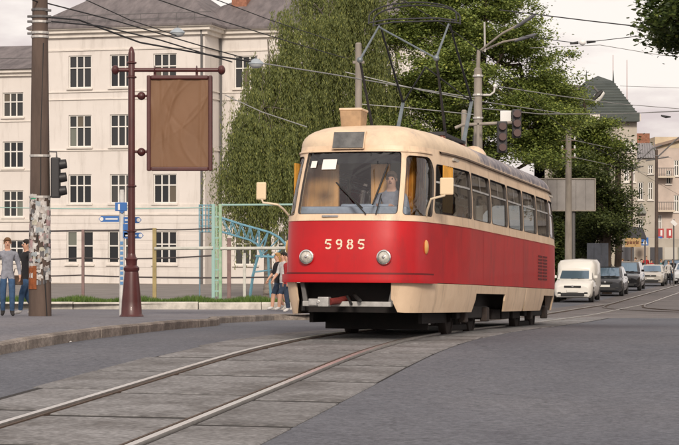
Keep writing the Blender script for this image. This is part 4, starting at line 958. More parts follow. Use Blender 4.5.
# traffic light strapped to the pole
Yt = Yp-.05
tl = empty('traffic_light', (ax(57.5, Yt), Yt, az(198, Yt)), 0, 'black traffic light hung on the poster covered pole, seen from the side', 'traffic light')
MB().b2((-.14,-.13,0),(.06,.13,.92)).build('housing', mat('signal_black', (.025,.024,.026), .5), tl, bevel=.03)
for z in (.16,.46,.76):
    q = MB(); q.tube([(.06,0,z),(.20,0,z+.02)], [.115,.105], 12, cap=False); v = q.build('visor', MATS['signal_black'], tl, smooth=True)
    MB().lathe([(.001,.065),(.10,.062)], (0,0,z), 12, axis='x').build('lens', mat('signal_lens_dark', (.05,.03,.03), .2), v)
MB().tube([(-.02,0,.92),(-.02,0,1.05),(-.3,0,1.06)], .02, 6).build('bracket', M_PIPE, tl)
# ornamental advert post
M_MAR = mat('post_maroon', (.085,.020,.019), .42, noise=.35, nscale=4, coat=.15)
Ya = 42.0; sA_ = F/Ya
ap = empty('advert_post', (ax(131.5, Ya), Ya, PZ(Ya)), 0, 'tall maroon cast iron post carrying the framed brown advert panel', 'post')
MB().lathe([(.27,-.05),(.27,.02),(.235,.06),(.215,.35),(.16,.95),(.15,1.0),(.175,1.04),(.175,1.09),(.12,1.14),(.125,1.24),(.145,1.28),(.10,1.33),(.085,1.4)], n=18).build('pedestal', M_MAR, ap, smooth=True)
zt = az(49, Ya)-PZ(Ya)
MB().lathe([(.085,1.38),(.078,3.4),(.075,zt-.1),(.05,zt),(.02,zt+.05)], n=14).build('shaft', M_MAR, ap, smooth=True)
za_ = az(70, Ya)-PZ(Ya)
MB().tube([(-.36,0,za_),(2.0,0,za_)], .045, 10).build('arm', M_MAR, ap, smooth=True)
for x in (-.36, 2.0): MB().ball((x,0,za_), .11, sq=(.8,1,1)).build('finial', M_MAR, ap, smooth=True)
for x in (.52, 1.45): MB().lathe([(.09,-.012),(.105,0),(.09,.012)], (x,0,za_), 14, axis='x').build('clamp_ring', M_MAR, ap, smooth=True)
for z in (za_+.16, za_-.16, 2.9, 1.9): MB().lathe([(.08,-.03),(.115,-.01),(.115,.01),(.08,.03)], (0,0,z), 14).build('collar', M_MAR, ap, smooth=True)
pz0, pz1 = az(171, Ya)-PZ(Ya), az(75.5, Ya)-PZ(Ya); px0, px1 = ax(147, Ya)-ax(131.5, Ya), ax(212.5, Ya)-ax(131.5, Ya)
fw = .09; fm = MB(); fm.b2((px0,-.09,pz0),(px0+fw,.09,pz1)); fm.b2((px1-fw,-.09,pz0),(px1,.09,pz1)); fm.b2((px0+fw,-.09,pz0),(px1-fw,.09,pz0+fw)); fm.b2((px0+fw,-.09,pz1-fw),(px1-fw,.09,pz1)); fo = fm.build('panel_frame', M_MAR, ap, bevel=.025)
rows = []
rs_ = random.Random(2)
RG = [(rs_.uniform(.05,.95), rs_.uniform(-.7,.7), rs_.uniform(-.9,.9), rs_.uniform(.018,.045), rs_.uniform(-.004,.0055), rs_.uniform(0,1), rs_.uniform(.18,.45)) for _ in range(15)]
for j in range(71):
    v = j/70; row = []
    for i in range(71):
        u = i/70
        d = .010*math.sin(9*u+3*math.sin(3.2*v+.6))*math.sin(2.2*v+.4) + .012*math.exp(-((u-.22-.28*v*v)/.035)**2)*(1-.3*v) + .012*math.exp(-((u-.55+.18*math.sin(3*v))/.05)**2)*v + .009*math.exp(-((u-.82-.05*v)/.03)**2) - .010*math.exp(-((u-.16-.1*(1-v)**2)/.03)**2)
        d = d*.45+sum(am*math.exp(-((u-u0-k1*(v-v0)-k2*(v-v0)**2*3)/wd_)**2)*math.exp(-((v-v0)/ex)**2) for u0, k1, k2, wd_, am, v0, ex in RG)
        row.append((px0+fw*.6+(px1-px0-1.2*fw)*u, -.03-d*3.2, pz0+fw*.6+(pz1-pz0-1.2*fw)*v))
    rows.append(row)
MB().grid(rows).build('wrinkled_sheet', mat('brown_wrap', (.205,.112,.062), .55, spec=.25, noise=.10, nscale=1.2), fo, smooth=True)
MB().b2((px0+.02,.02,pz0+.02),(px1-.02,.07,pz1-.02)).build('back_panel', M_MAR, fo)
for z in (az(96, Ya)-PZ(Ya), az(152, Ya)-PZ(Ya)):
    MB().tube([(.05,0,z),(px0+.01,0,z)], .03, 8).build('panel_bracket', M_MAR, ap); MB().ball((.22,0,z), .095).build('bracket_ball', M_MAR, ap, smooth=True)
MB().tube([(.52,0,za_),(.52,0,pz1)], .03, 8).build('hanger', M_MAR, ap); MB().tube([(1.45,0,za_),(1.45,0,pz1)], .03, 8).build('hanger', M_MAR, ap)
# fingerpost with blue street signs
Ys = 43.4
fp = empty('fingerpost', (ax(122, Ys), Ys, PZ(Ys)), 0, 'white signpost with blue direction arrows behind the maroon post', 'signpost')
MB().lathe([(.065,0),(.06,2.75),(.05,2.9)], n=12).build('post', mat('post_white', (.70,.69,.66), .6, noise=.3, nscale=4), fp, smooth=True)
fz = lambda py: az(py, Ys)-PZ(Ys); fx = lambda px: ax(px, Ys)-ax(122, Ys)
def arrow(pxl, pxr, yt, yb_, left, dots=True):
    a, b, c, d = fx(pxl), fx(pxr), fz(yb_), fz(yt); t = .06; m_ = (c+d)/2
    P = [(a+t,-.09,c),(b,-.09,c),(b,-.09,d),(a+t,-.09,d),(a,-.09,m_)] if left else [(a,-.09,c),(b-t,-.09,c),(b,-.09,m_),(b-t,-.09,d),(a,-.09,d)]
    q = MB(); q.poly(P, (0,.03,0)); s_ = q.build('direction_arm', M_BLUE, fp)
    xc = a+.07 if left else b-.07
    MB().lathe([(.045,-.1),(.045,-.094)], (xc,0,m_), 12, axis='y').build('white_dot', M_WHT, s_)
    MB().b2((a+.16 if left else a+.03,-.098,m_-.018),(b-.03 if left else b-.16,-.094,m_+.018)).build('street_name', mat('lettering_white', (.65,.68,.72), .5), s_)
arrow(99, 119.5, 216, 222, True); arrow(124, 142, 217, 223, False); arrow(124.5, 144, 232.5, 238.5, False)
q = MB().b2((fx(115.5),-.10,fz(211)),(fx(127.5),-.07,fz(202.5))); s_ = q.build('blue_plate', M_BLUE, fp, bevel=.01)
MB().b2((fx(118.5),-.108,fz(210)),(fx(120.5),-.101,fz(204))).build('plate_mark', M_WHT, s_)
MB().poly([(fx(119.5),-.1,fz(211)),(fx(125),-.1,fz(211)),(fx(122.5),-.1,fz(213.5))], (0,.03,0)).build('plate_tip', M_BLUE, s_)
for yt, yb_ in ((224,230), (231,237)): MB().b2((fx(123.5),-.09,fz(yb_)),(fx(129),-.07,fz(yt))).build('small_plate', M_BLUE, fp)
for i in range(9):
    z = fz(243+i*5); MB().b2((-.035,-.072,z-.035),(.035,-.064,z+.035)).build('vertical_letter', mat('letter_blue', (.10,.25,.48), .6), fp)
# ---- sports yard fence and blue frame
M_FG = mat('fence_green', (.20,.38,.22), .6, noise=.5, nscale=5, c2=(.40,.50,.38)); M_FY = mat('fence_ochre', (.38,.30,.13), .6, noise=.3, nscale=4); M_FP = mat('fence_mauve', (.25,.165,.155), .7, noise=.3, nscale=4); M_FW = mat('fence_white', (.62,.62,.56), .7, noise=.3, nscale=4); M_FC = mat('fence_cyan', (.30,.47,.43), .6); M_FD = mat('fence_wire_dark', (.06,.05,.05), .7); M_FB = mat('frame_blue', (.16,.36,.46), .55, noise=.3, nscale=5)
Yf = 64.0; YZ = lambda y: G(y)+.28
sf = empty('yard_fence', (ax(150, Yf), Yf, YZ(Yf)), 0, 'open sports yard fence of coloured posts and slack wires', 'fence')
def lx(px, Y=Yf): return ax(px, Y)-ax(150, Yf)
def lz(py, Y=Yf): return az(py, Y)-YZ(Yf)
for px, yt, m_, wd, ft in ((83,229.5,M_FP,.10,0),(154.5,228,M_FY,.13,0),(229,238,M_FP,.13,0),(244.5,253,M_FW,.10,0),(-12,228,M_FP,.13,0),(295,229,M_FP,.13,0)):
    MB().b2((lx(px)-wd/2,-wd/2,-.1),(lx(px)+wd/2,wd/2,lz(yt))).build('post', m_, sf, bevel=.015)
for px in (213.3, 220.3): MB().b2((lx(px)-.055,-.06,-.1),(lx(px)+.055,.06,lz(204))).build('gate_post', M_FG if px > 215 else M_FC, sf, bevel=.01)
for i in range(9): z = -.0+i*.36; MB().b2((lx(213.3)+.056,-.02,z),(lx(220.3)-.056,.02,z+.05)).build('gate_rung', M_FC, sf)
MB().b2((lx(215.5),-.015,.2),(lx(217.5),.015,lz(206))).build('gate_mesh_bar', M_FG, sf)
def wire(x0, y0, x1, y1, m_, r, sag=.03, dy=0, nm='wire'):
    a, b = Vector((lx(x0),dy,lz(y0))), Vector((lx(x1),dy,lz(y1))); MB().tube([a+(b-a)*t+Vector((0,0,-sag*4*t*(1-t))) for t in np.linspace(0,1,9)], r, 6).build(nm, m_, sf)
wire(-20,207,213,207.5,M_FC,.018,.05,.02); wire(220.5,205,300,204.5,M_FC,.035,.0,.0,'top_tube'); wire(83,230.5,154,229,M_FD,.03,.02); wire(-20,231,83,230.5,M_FD,.03,.02); wire(154.5,229.5,213,228,M_FD,.024,.03)
wire(-20,258,83,258,M_FD,.026,.05); wire(83,258,213,255.5,M_FD,.026,.06); wire(-20,275,83,275,M_FD,.022,.04); wire(83,275.5,295,276.5,M_FD,.026,.06)
for a_, b_ in ((154.5,213),(220.5,296)): wire(a_,248.5,b_,248,M_FW,.055,0,-.08,'white_rail')
Yb = 66.5
bf = empty('blue_lattice_frame', (ax(240, Yb), Yb, YZ(Yb)), 0, 'light blue tubular lattice frame with curved boom in the sports yard', 'sports frame')
BX = lambda px: ax(px, Yb)-ax(240, Yb)
BZ = lambda py: az(py, Yb)-YZ(Yb)
def tb(P, r=.035, nm='tube', y=0, m_=M_FB): MB().tube([(BX(a),y,BZ(b)) for a, b in P], r, 6).build(nm, m_, bf, smooth=True)
for y in (-.45, .45):
    up_ = [(219,217),(240,224),(258,229),(270,232.5),(280,238),(287,246),(290,256),(291,266)]; lo_ = [(219,231),(236,236),(250,240),(257,244),(260,250),(262,258)]
    tb(up_, .034, 'upper_boom', y); tb(lo_, .028, 'lower_boom', y)
    for a, b in zip([(222,218),(232,221.5),(241,224.5),(250,227),(259,229.5),(268,232)], [(230,234),(238,236.5),(247,239.5),(254,242.5),(259,248),(262,255)]): tb([a, b], .016, 'lattice_bar', y)
    for a, b in zip([(232,221.5),(241,224.5),(250,227),(259,229.5),(268,232),(280,238)], [(230,234),(238,236.5),(247,239.5),(254,242.5),(259,248),(262,255)]): tb([a, b], .014, 'lattice_bar', y)
    tb([(258,256),(253,275),(250,297)], .035, 'leg', y); tb([(268,254),(269,275),(271,297)], .03, 'leg', y); tb([(256,256),(292,258)], .035, 'cross_bar', y); tb([(254,272),(271,270)], .02, 'leg_brace', y); tb([(272,258),(291,240)], .02, 'lattice_bar', y)
for p in ((219,217),(240,224),(258,229),(280,238),(291,262),(262,256),(236,236)): MB().tube([(BX(p[0]),-.45,BZ(p[1])),(BX(p[0]),.45,BZ(p[1]))], .022, 6).build('tie_bar', M_FB, bf)
for i in range(5): tb([(199+i*3.2,204.5),(199+i*3.2,232)], .020, 'end_grille_bar', .1)
for py in (205,210,215,220,226,232): tb([(199,py),(213,py)], .016, 'end_grille_bar', .14)
tb([(199.5,232),(199.5,297)], .03, 'leg', .1, mat('frame_grey_blue', (.2,.3,.36), .6)); 
# ---- poles behind the tram
M_GALV = mat('pole_grey', (.34,.30,.255), .8, noise=.4, nscale=3, stretch=(1,1,.3))
def pole(px, Y, ytop, r, label, name='street_pole', zb=None, cat='pole', m_=M_GALV):
    g_ = (G(Y)+.13) if zb is None else zb; o = empty(name, (ax(px, Y), Y, g_), 0, label, cat); h = az(ytop, Y)-g_
    MB().lathe([(r*1.15,-.1),(r*1.1,.4),(r*.8,h),(r*.5,h+.04)], n=12).build('shaft', m_, o, smooth=True); return o, h
pA, hA = pole(358.5, 58, 44, .125, 'pale pole rising behind the roof marker box of the tram')
MB().b2((-.18,-.05,hA-.6),(.18,.05,hA-.52)).build('cross_arm', M_GALV, pA)
pB, hB = pole(478, 57, 69, .15, 'pale pole above the tram carrying the double street lamp')
xB = lambda px: ax(px, 57)-ax(478, 57)
zB = lambda py: az(py, 57)-G(57)-.13
MB().tube([(0,0,hB-.1),(0.02,0,zB(50))], .06, 8).build('lamp_spigot', M_GALV, pB)
for p1, p2 in (((481,50),(522,24)), ((482,51),(526,36))):
    a = Vector((xB(p1[0]),0,zB(p1[1]))); b = Vector((xB(p2[0]),-.6 if p2[1] < 30 else .6,zB(p2[1]))); MB().tube([a, a+(b-a)*.5+Vector((0,0,.08)), b], .032, 7).build('lamp_arm', M_GALV, pB, smooth=True)
    d = (b-a).normalized(); q = MB(); q.tube([b-d*.35, b-d*.15, b+d*.35, b+d*.45], [.035,.055,.05,.025], 10); l_ = q.build('lamp_head', mat('lamp_head_grey', (.10,.10,.11), .5), pB, smooth=True)
MB().tube([(xB(485),0,zB(52)),(xB(484.5),0,zB(22))], .03, 6).build('mast_rod', M_BAND, pB)
MB().tube([(0.1,0,zB(95)),(xB(490),0,zB(95)),(xB(494),0,zB(92)),(xB(495),0,zB(86))], .035, 7).build('wire_bracket', M_BAND, pB)
MB().ball((xB(495),0,zB(86)), .06).build('insulator', M_WHT, pB)
for py in (76, 95, 118): MB().lathe([(.16,-.03),(.165,0),(.16,.03)], (0,0,zB(py)), 12).build('band', M_BAND, pB)
pC, hC = pole(464, 66, 111, .12, 'short pale pole half hidden beside the double lamp pole')
# traffic signals on an arm
ts = empty('signal_arm', (ax(478, 56.3), 56.3, G(56.3)+.13), 0, 'curved arm with two dark traffic signals and a white plate above the tram', 'traffic light')
XS = lambda px: ax(px, 56.3)-ax(478, 56.3)
ZS = lambda py: az(py, 56.3)-G(56.3)-.13
MB().tube([(XS(455),0,ZS(128)),(XS(462),0,ZS(125)),(XS(480),0,ZS(124)),(XS(512),0,ZS(122.5))], .05, 8).build('arm', M_GALV, ts, smooth=True)
for pxl, pxr, yt, yb_ in ((497,507,121.5,153), (512,521,109.5,138)):
    h_ = MB().b2((XS(pxl),-.16,ZS(yb_)),(XS(pxr),.06,ZS(yt))).build('signal', MATS['signal_black'], ts, bevel=.03)
    for k in range(3): 
        z = ZS(yb_)+(ZS(yt)-ZS(yb_))*(k+.5)/3; MB().lathe([(.11,-.30),(.12,-.16)], ((XS(pxl)+XS(pxr))/2,0,z), 12, axis='y').build('visor', mat('signal_brown', (.07,.035,.03), .5), h_)
MB().b2((XS(500.5),.08,ZS(122)),(XS(511.5),.11,ZS(110.5))).build('white_plate', M_WHT, ts, bevel=.01)
MB().tube([(0,.0,0),(0,.0,ZS(122))], .05, 8).build('stem', M_GALV, ts)
pD, hD = pole(568.5, 92, 124, .17, 'grey pole with insulators standing just behind the tram tail')
zD = lambda py: az(py, 92)-G(92)-.13
for py in (129, 141, 150, 158):
    MB().b2((-.34,-.04,zD(py)),(.34,.04,zD(py)+.06)).build('cross_arm', mat('cross_arm_rust', (.18,.10,.07), .8), pD)
    for x in (-.3, .3): MB().lathe([(.03,0),(.05,.04),(.035,.08),(.05,.12),(.02,.16)], (x,0,zD(py)+.06), 8).build('insulator', M_WHT, pD)
# cobra street lamp over the trees
pE, hE = pole(584, 106, 130, .13, 'dark street lamp mast leaning over the trees by the billboard', name='street_lamp', cat='street lamp', m_=mat('lamp_mast_brown', (.11,.08,.065), .8, noise=.3, nscale=4))
zE = lambda py: az(py, 106)-G(106)-.13
xE = lambda px: ax(px, 106)-ax(584, 106)
MB().tube([(0,0,hE-.3),(0,0,zE(105)),(xE(585),0,zE(90)),(xE(589),0,zE(86)),(xE(594),0,zE(87)),(xE(598),0,zE(92))], [.10,.09,.07,.06,.06,.06], 8).build('swan_neck', M_PIPE, pE, smooth=True)
q = MB(); q.tube([(xE(594),0,zE(102)),(xE(598),0,zE(97)),(xE(603.5),0,zE(92))], [.2,.25,.13], 10); q.build('lamp_head', mat('lamp_white', (.72,.71,.68), .5), pE, smooth=True)
q = MB(); q.tube([(xE(593),-.12,zE(100.2)),(xE(597.5),-.15,zE(95.2)),(xE(602),-.1,zE(91))], [.12,.16,.08], 8); q.build('lamp_underside', M_RUB, pE, smooth=True)
MB().tube([(xE(592),0,zE(86)),(xE(600),0,zE(94))], .05, 6).build('lamp_stay', M_PIPE, pE)
# far right street poles
for px, Y, yt, r, lb in ((656.5,140,150,.13,'dark street pole by the crossing signs'), (632,150,160,.10,'thin pole before the cream house')):
    o, h = pole(px, Y, yt, r, lb, m_=MATS['lamp_mast_brown']); MB().tube([(-.8,0,h-.8),(.9,0,h-.5)], .05, 6).build('cross_arm', M_PIPE, o)
    MB().tube([(0,0,h-.6),(1.6,0,h+.9),(2.4,0,h+1.2)], .05, 6).build('lamp_bracket', M_PIPE, o)
# billboard seen from the back
bb = empty('billboard', (ax(568, 97), 97, G(97)+.13), 0, 'grey back of a billboard standing under the trees behind the tram', 'billboard')
xb = lambda px: ax(px, 97)-ax(568, 97)
zb2 = lambda py: az(py, 97)-G(97)-.13
M_BB = mat('billboard_grey', (.30,.28,.265), .7, noise=.25, nscale=1.5)
for i in range(6): 
    a = xb(538)+(xb(595)-xb(538))*i/6; MB().b2((a+.006,0,zb2(210)),(a+(xb(595)-xb(538))/6-.006,.06,zb2(179.5))).build('panel', M_BB, bb)
for py in (178.7, 210.6): MB().b2((xb(537.5),-.05,zb2(py)-.03),(xb(595.5),.10,zb2(py)+.03)).build('frame_rail', M_GALV, bb)
for px in (537.7,595.2): MB().b2((xb(px)-.03,-.051,zb2(210)),(xb(px)+.03,.101,zb2(179))).build('frame_rail', M_GALV, bb)
for px in (549, 574): MB().tube([(xb(px),.2,0),(xb(px),.2,zb2(179))], .09, 8).build('leg', M_PIPE, bb)
# corrugated gate, the tree shade put into its dark colour
gt = empty('metal_gate', (ax(600, 100), 100, G(100)+.13), 0, 'blue grey corrugated metal gate in the shade of the trees', 'gate')
for i in range(6):
    a = ax(587,100)-ax(600,100)+i*.19; MB().b2((a,(i%2)*.03,0),(a+.185,(i%2)*.03+.03,2.6)).build('corrugated_sheet', mat('gate_shaded_blue_grey', (.06,.068,.09), .7, noise=.4, nscale=3), gt)
MB().b2((-.65,.07,.5),(.42,.12,.58)).build('rail', M_PIPE, gt)
# ------------------------------------------------------------------ trees
def leaves(C, l, wd, droop=None, flat=.35):
    """diamond leaves at centres C (n,3); droop: unit direction for the long axis"""
    n = len(C); d = np.random.normal(0, 1, (n,3))
    if droop is not None: d = d*.24+np.array(droop)
    else: d[:,2] *= flat
    d /= np.linalg.norm(d, axis=1)[:,None]
    u = np.random.normal(0, 1, (n,3)); s = np.cross(d, u); s /= np.linalg.norm(s, axis=1)[:,None]+1e-9
    if droop is None:                       # keep most blades roughly level
        up_ = np.array([0,0,1.])+np.random.normal(0,.55,(n,3)); s = np.cross(d, up_); s /= np.linalg.norm(s, axis=1)[:,None]+1e-9
    k = np.random.uniform(.65, 1.35, n)[:,None]; V = np.empty((n,4,3))
    V[:,0] = C-d*l*k*.5; V[:,1] = C+s*wd*k*.5+d*l*k*.06; V[:,2] = C+d*l*k*.5; V[:,3] = C-s*wd*k*.5+d*l*k*.06
    return V
M_BARK = mat('bark_brown', (.085,.06,.045), .95, noise=.5, nscale=5, stretch=(1,1,.3), bump=.5, bscale=14)
M_BIRCH = mat('bark_birch', (.30,.26,.22), .9, noise=1, c2=(.06,.05,.045), nscale=3, stretch=(.5,.5,2))
M_LIMB = mat('limb_pale', (.40,.36,.27), .9)
def wobble(a, b, n=6, amp=.12):
    a, b = Vector(a), Vector(b); L_ = (b-a).length
    return [a+(b-a)*(i/n)+Vector((random.uniform(-1,1), random.uniform(-1,1), random.uniform(-.5,.5)))*amp*L_*.25*(1 if 0 < i < n else 0) for i in range(n+1)]
def tree(name, label, px, Y, lobes, lm, nc, per, size, tr=.22, bark=M_BARK, group=None, weep=False, clump=.55, fork=None, lean=0, gbase=None, bough=9, bsz=.55):
    g_ = (G(Y)+.2) if gbase is None else gbase; base = Vector((ax(px, Y), Y, g_)); rt = empty(name, base, 0, label, 'tree', group)
    LB = []
    for (lx_, ly_, dy, rx, ry) in lobes:
        c = at(lx_, ly_, Y+dy); s_ = (Y+dy)/F; LB.append((np.array(c-base), np.array([rx*s_, (rx+ry)*.5*s_*.9, ry*s_])))
    ctr = sum(l_[0] for l_ in LB)/len(LB)
    vol = np.array([np.prod(l_[1])**.75 for l_ in LB]); vol /= vol.sum()
    fz_ = fork if fork else max(1.5, min(l_[0][2]-l_[1][2] for l_ in LB)*.8+.5)
    tb_ = MB(); top = Vector((ctr[0]*.6+lean, ctr[1]*.6, max(l_[0][2] for l_ in LB))); fk = Vector((lean*.4, 0, fz_))
    pts_ = wobble((0,0,-.2), fk, 5, .05)+wobble(fk, top, 7, .08)[1:]
    tb_.tube(pts_, list(np.linspace(tr*1.25, tr*.95, 6))+list(np.linspace(tr*.9, tr*.15, 7)), 10)
    limbs = []
    for c, r in LB:
        for _ in range(2):
            st = pts_[random.randint(4, len(pts_)-3)]; en = Vector(c)+Vector((random.uniform(-.5,.5)*r[0], random.uniform(-.5,.5)*r[1], random.uniform(-.1,.6)*r[2])); P = wobble(st, en, 6, .16); P[3] += Vector((0,0,.10*(en-st).length)); tb_.tube(P, list(np.linspace(tr*.42, tr*.07, 7)), 6); limbs.append(P)
    # boughs first, then the sprays gathered on each bough, so that gaps and light and dark masses form
    nb = max(6, nc//bough); idx = np.random.choice(len(LB), nb, p=vol); C = []
    for i in idx:
        c, r = LB[i]; v = np.random.normal(0,1,3); v /= np.linalg.norm(v); b_ = c+v*r*random.uniform(.35,1.0)**.6; e_ = bsz*random.uniform(.6,1.3)
        for _ in range(int(bough*random.uniform(.7,1.3))): C.append(b_+np.random.normal(0,1,3)*np.array([e_,e_,e_*.42]))
    C = np.array(C); nc = len(C)
    for k in range(0, nc, max(1, nc//90)):
        P = random.choice(limbs); st = P[random.randint(2,5)]; en = Vector(C[k])
        if (en-st).length < 3.5: tb_.tube(wobble(st, en, 4, .2), list(np.linspace(tr*.10, tr*.03, 5)), 4)
    trunk = tb_.build('trunk', bark, rt, smooth=True)
    if weep:
        A = []
        for c in C:
            ln = random.uniform(1.2, 3.6); m_ = max(6, int(per*ln/2)); t = np.random.uniform(0,1,m_)
            dx, dy = random.uniform(-.35,.35), random.uniform(-.35,.35)
            x = c[0]+dx*t**.6+np.random.normal(0,.03+.012*ln/2,m_); y = c[1]+dy*t**.6+np.random.normal(0,.04,m_); z = c[2]+.3*t*(1-t)*2-ln*t**1.15; ok = z+base.z > (g_+1.2); A.append(np.c_[x,y,z][ok])
        V = leaves(np.concatenate(A), size*1.6, size*.42, droop=(0,0,-1))
    else:
        A = []
        for c in C:
            m_ = int(per*random.uniform(.5,1.4)); e = clump*random.uniform(.6,1.25); A.append(c+np.random.normal(0,1,(m_,3))*np.array([e,e,e*.5]))
        V = leaves(np.concatenate(A), size, size*.62)
    fastmesh('crown', V, 4, lm, rt); return rt
LM_B = leafmat('leaf_birch', (.185,.22,.076), (.082,.108,.038)); LM_L = leafmat('leaf_linden', (.225,.29,.08), (.105,.155,.044)); LM_Y = leafmat('leaf_fresh', (.20,.26,.065), (.09,.13,.034)); LM_D = leafmat('leaf_shaded', (.085,.115,.036), (.034,.052,.018)); LM_N = leafmat('leaf_near', (.085,.125,.032), (.034,.058,.016))  # LM_D: shade under the crowns put into the leaf colour
tree('weeping_birch', 'drooping pale green birch in front of the school, left of the tram', 268, 80, [(284,40,1,20,30),(266,85,0,28,30),(250,135,-1,24,34),(284,128,1,30,40),(245,165,0,20,28),(275,175,-1,32,26)], LM_B, 1900, 74, .078, .17, M_BIRCH, 'birches beside the school', weep=True, fork=2.2, bough=26, bsz=.36)
tree('weeping_birch', 'tall drooping birch directly behind the tram cab roof', 335, 84, [(340,-35,0,42,40),(318,25,-1,34,42),(365,20,1,40,48),(300,75,-2,30,40),(340,90,0,44,46),(385,90,1,34,42),(310,140,0,38,36),(360,150,-1,42,40)], LM_B, 2900, 72, .078, .24, M_BIRCH, 'birches beside the school', weep=True, fork=3.0, bough=26, bsz=.36)
tree('linden_tree', 'broad dark green linden towering behind the tram pantograph', 470, 86, [(425,15,0,44,40),(470,-15,1,46,44),(500,30,-1,38,40),(455,70,-2,48,36),(520,62,0,26,32),(415,105,-1,40,34),(495,100,0,44,30),(540,92,1,18,26),(535,125,0,30,26),(550,135,1,20,22),(548,105,1,12,16),(470,135,0,55,26),(520,155,0,36,22)], LM_L, 1100, 230, .125, .32, group='street trees', clump=.30, fork=4, bough=9, bsz=.6)
tree('linden_tree', 'fresh green linden between the billboard and the tower roof', 592, 104, [(562,100,0,12,9),(552,112,0,12,12),(582,102,1,12,8),(600,122,0,14,12),(558,130,-1,20,18),(590,132,0,22,16),(613,150,0,10,16),(575,156,0,26,16)], LM_Y, 330, 240, .13, .2, group='street trees', clump=.30, fork=3, bough=9, bsz=.5)
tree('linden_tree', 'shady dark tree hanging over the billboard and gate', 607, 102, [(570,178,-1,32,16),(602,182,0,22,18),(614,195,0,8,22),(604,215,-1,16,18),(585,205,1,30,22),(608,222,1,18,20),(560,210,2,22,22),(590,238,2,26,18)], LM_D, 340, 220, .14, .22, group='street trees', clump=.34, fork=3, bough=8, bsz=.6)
# two bare leaning trunks seen under the crown
for px, r, lb in ((606.5,.17,'slim dark trunk left of the pair by the gate'), (617.5,.2,'thick dark trunk right of the pair by the gate')):
    Y = 108; o = empty('tree_trunk', (ax(px,Y),Y,G(Y)+.1), 0, lb, 'tree', 'paired trunks by the gate'); h = az(178,Y)-G(Y)
    MB().tube(wobble((0,0,-.1),(random.uniform(-.1,.2),0,h+1),6,.03), list(np.linspace(r*1.1,r*.8,7)), 9).build('trunk', M_BARK, o, smooth=True)
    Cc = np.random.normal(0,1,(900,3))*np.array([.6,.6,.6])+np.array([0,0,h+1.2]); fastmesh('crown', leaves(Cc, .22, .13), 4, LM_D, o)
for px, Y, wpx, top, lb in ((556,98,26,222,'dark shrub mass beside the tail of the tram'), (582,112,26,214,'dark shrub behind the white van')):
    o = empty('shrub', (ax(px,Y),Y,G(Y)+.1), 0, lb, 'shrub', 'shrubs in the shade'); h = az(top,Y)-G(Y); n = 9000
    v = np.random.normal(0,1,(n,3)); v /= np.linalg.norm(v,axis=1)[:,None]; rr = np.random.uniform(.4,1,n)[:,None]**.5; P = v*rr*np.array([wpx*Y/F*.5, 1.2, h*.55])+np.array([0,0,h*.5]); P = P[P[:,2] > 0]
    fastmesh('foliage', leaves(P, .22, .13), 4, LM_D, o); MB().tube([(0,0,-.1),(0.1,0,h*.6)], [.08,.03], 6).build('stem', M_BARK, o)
# the near tree whose branch hangs into the top right corner
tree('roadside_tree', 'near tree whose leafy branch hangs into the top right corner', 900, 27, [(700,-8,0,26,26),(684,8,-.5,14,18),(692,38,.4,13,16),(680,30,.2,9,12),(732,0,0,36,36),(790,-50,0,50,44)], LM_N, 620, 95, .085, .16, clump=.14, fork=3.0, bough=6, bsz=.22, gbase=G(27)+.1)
# ------------------------------------------------------------------ people
def skinmesh(V, E, Rd, sub=2):
    me = bpy.data.meshes.new('tmp'); bm = bmesh.new(); ly = bm.verts.layers.skin.verify(); bv = []
    for i, (v, r) in enumerate(zip(V, Rd)):
        b = bm.verts.new(v); b[ly].radius = r if isinstance(r, tuple) else (r, r); b[ly].use_root = (i == 0); bv.append(b)
    for a, b in E: bm.edges.new((bv[a], bv[b]))
    bm.to_mesh(me); bm.free(); ob = bpy.data.objects.new('tmp', me); col.objects.link(ob)
    m_ = ob.modifiers.new('s', 'SKIN'); m_.use_smooth_shade = True; m_.branch_smoothing = .6
    u = ob.modifiers.new('u', 'SUBSURF'); u.levels = u.render_levels = sub
    dg = bpy.context.evaluated_depsgraph_get(); dg.update(); out = bpy.data.meshes.new_from_object(ob.evaluated_get(dg)); bpy.data.objects.remove(ob); bpy.data.meshes.remove(me); return out
SKIN = mat('skin', (.55,.31,.21), .55)
def cloth(n, c, noise=.3): return mat('cloth_'+n, c, .9, noise=.45, nscale=7, bump=.8, bscale=11)
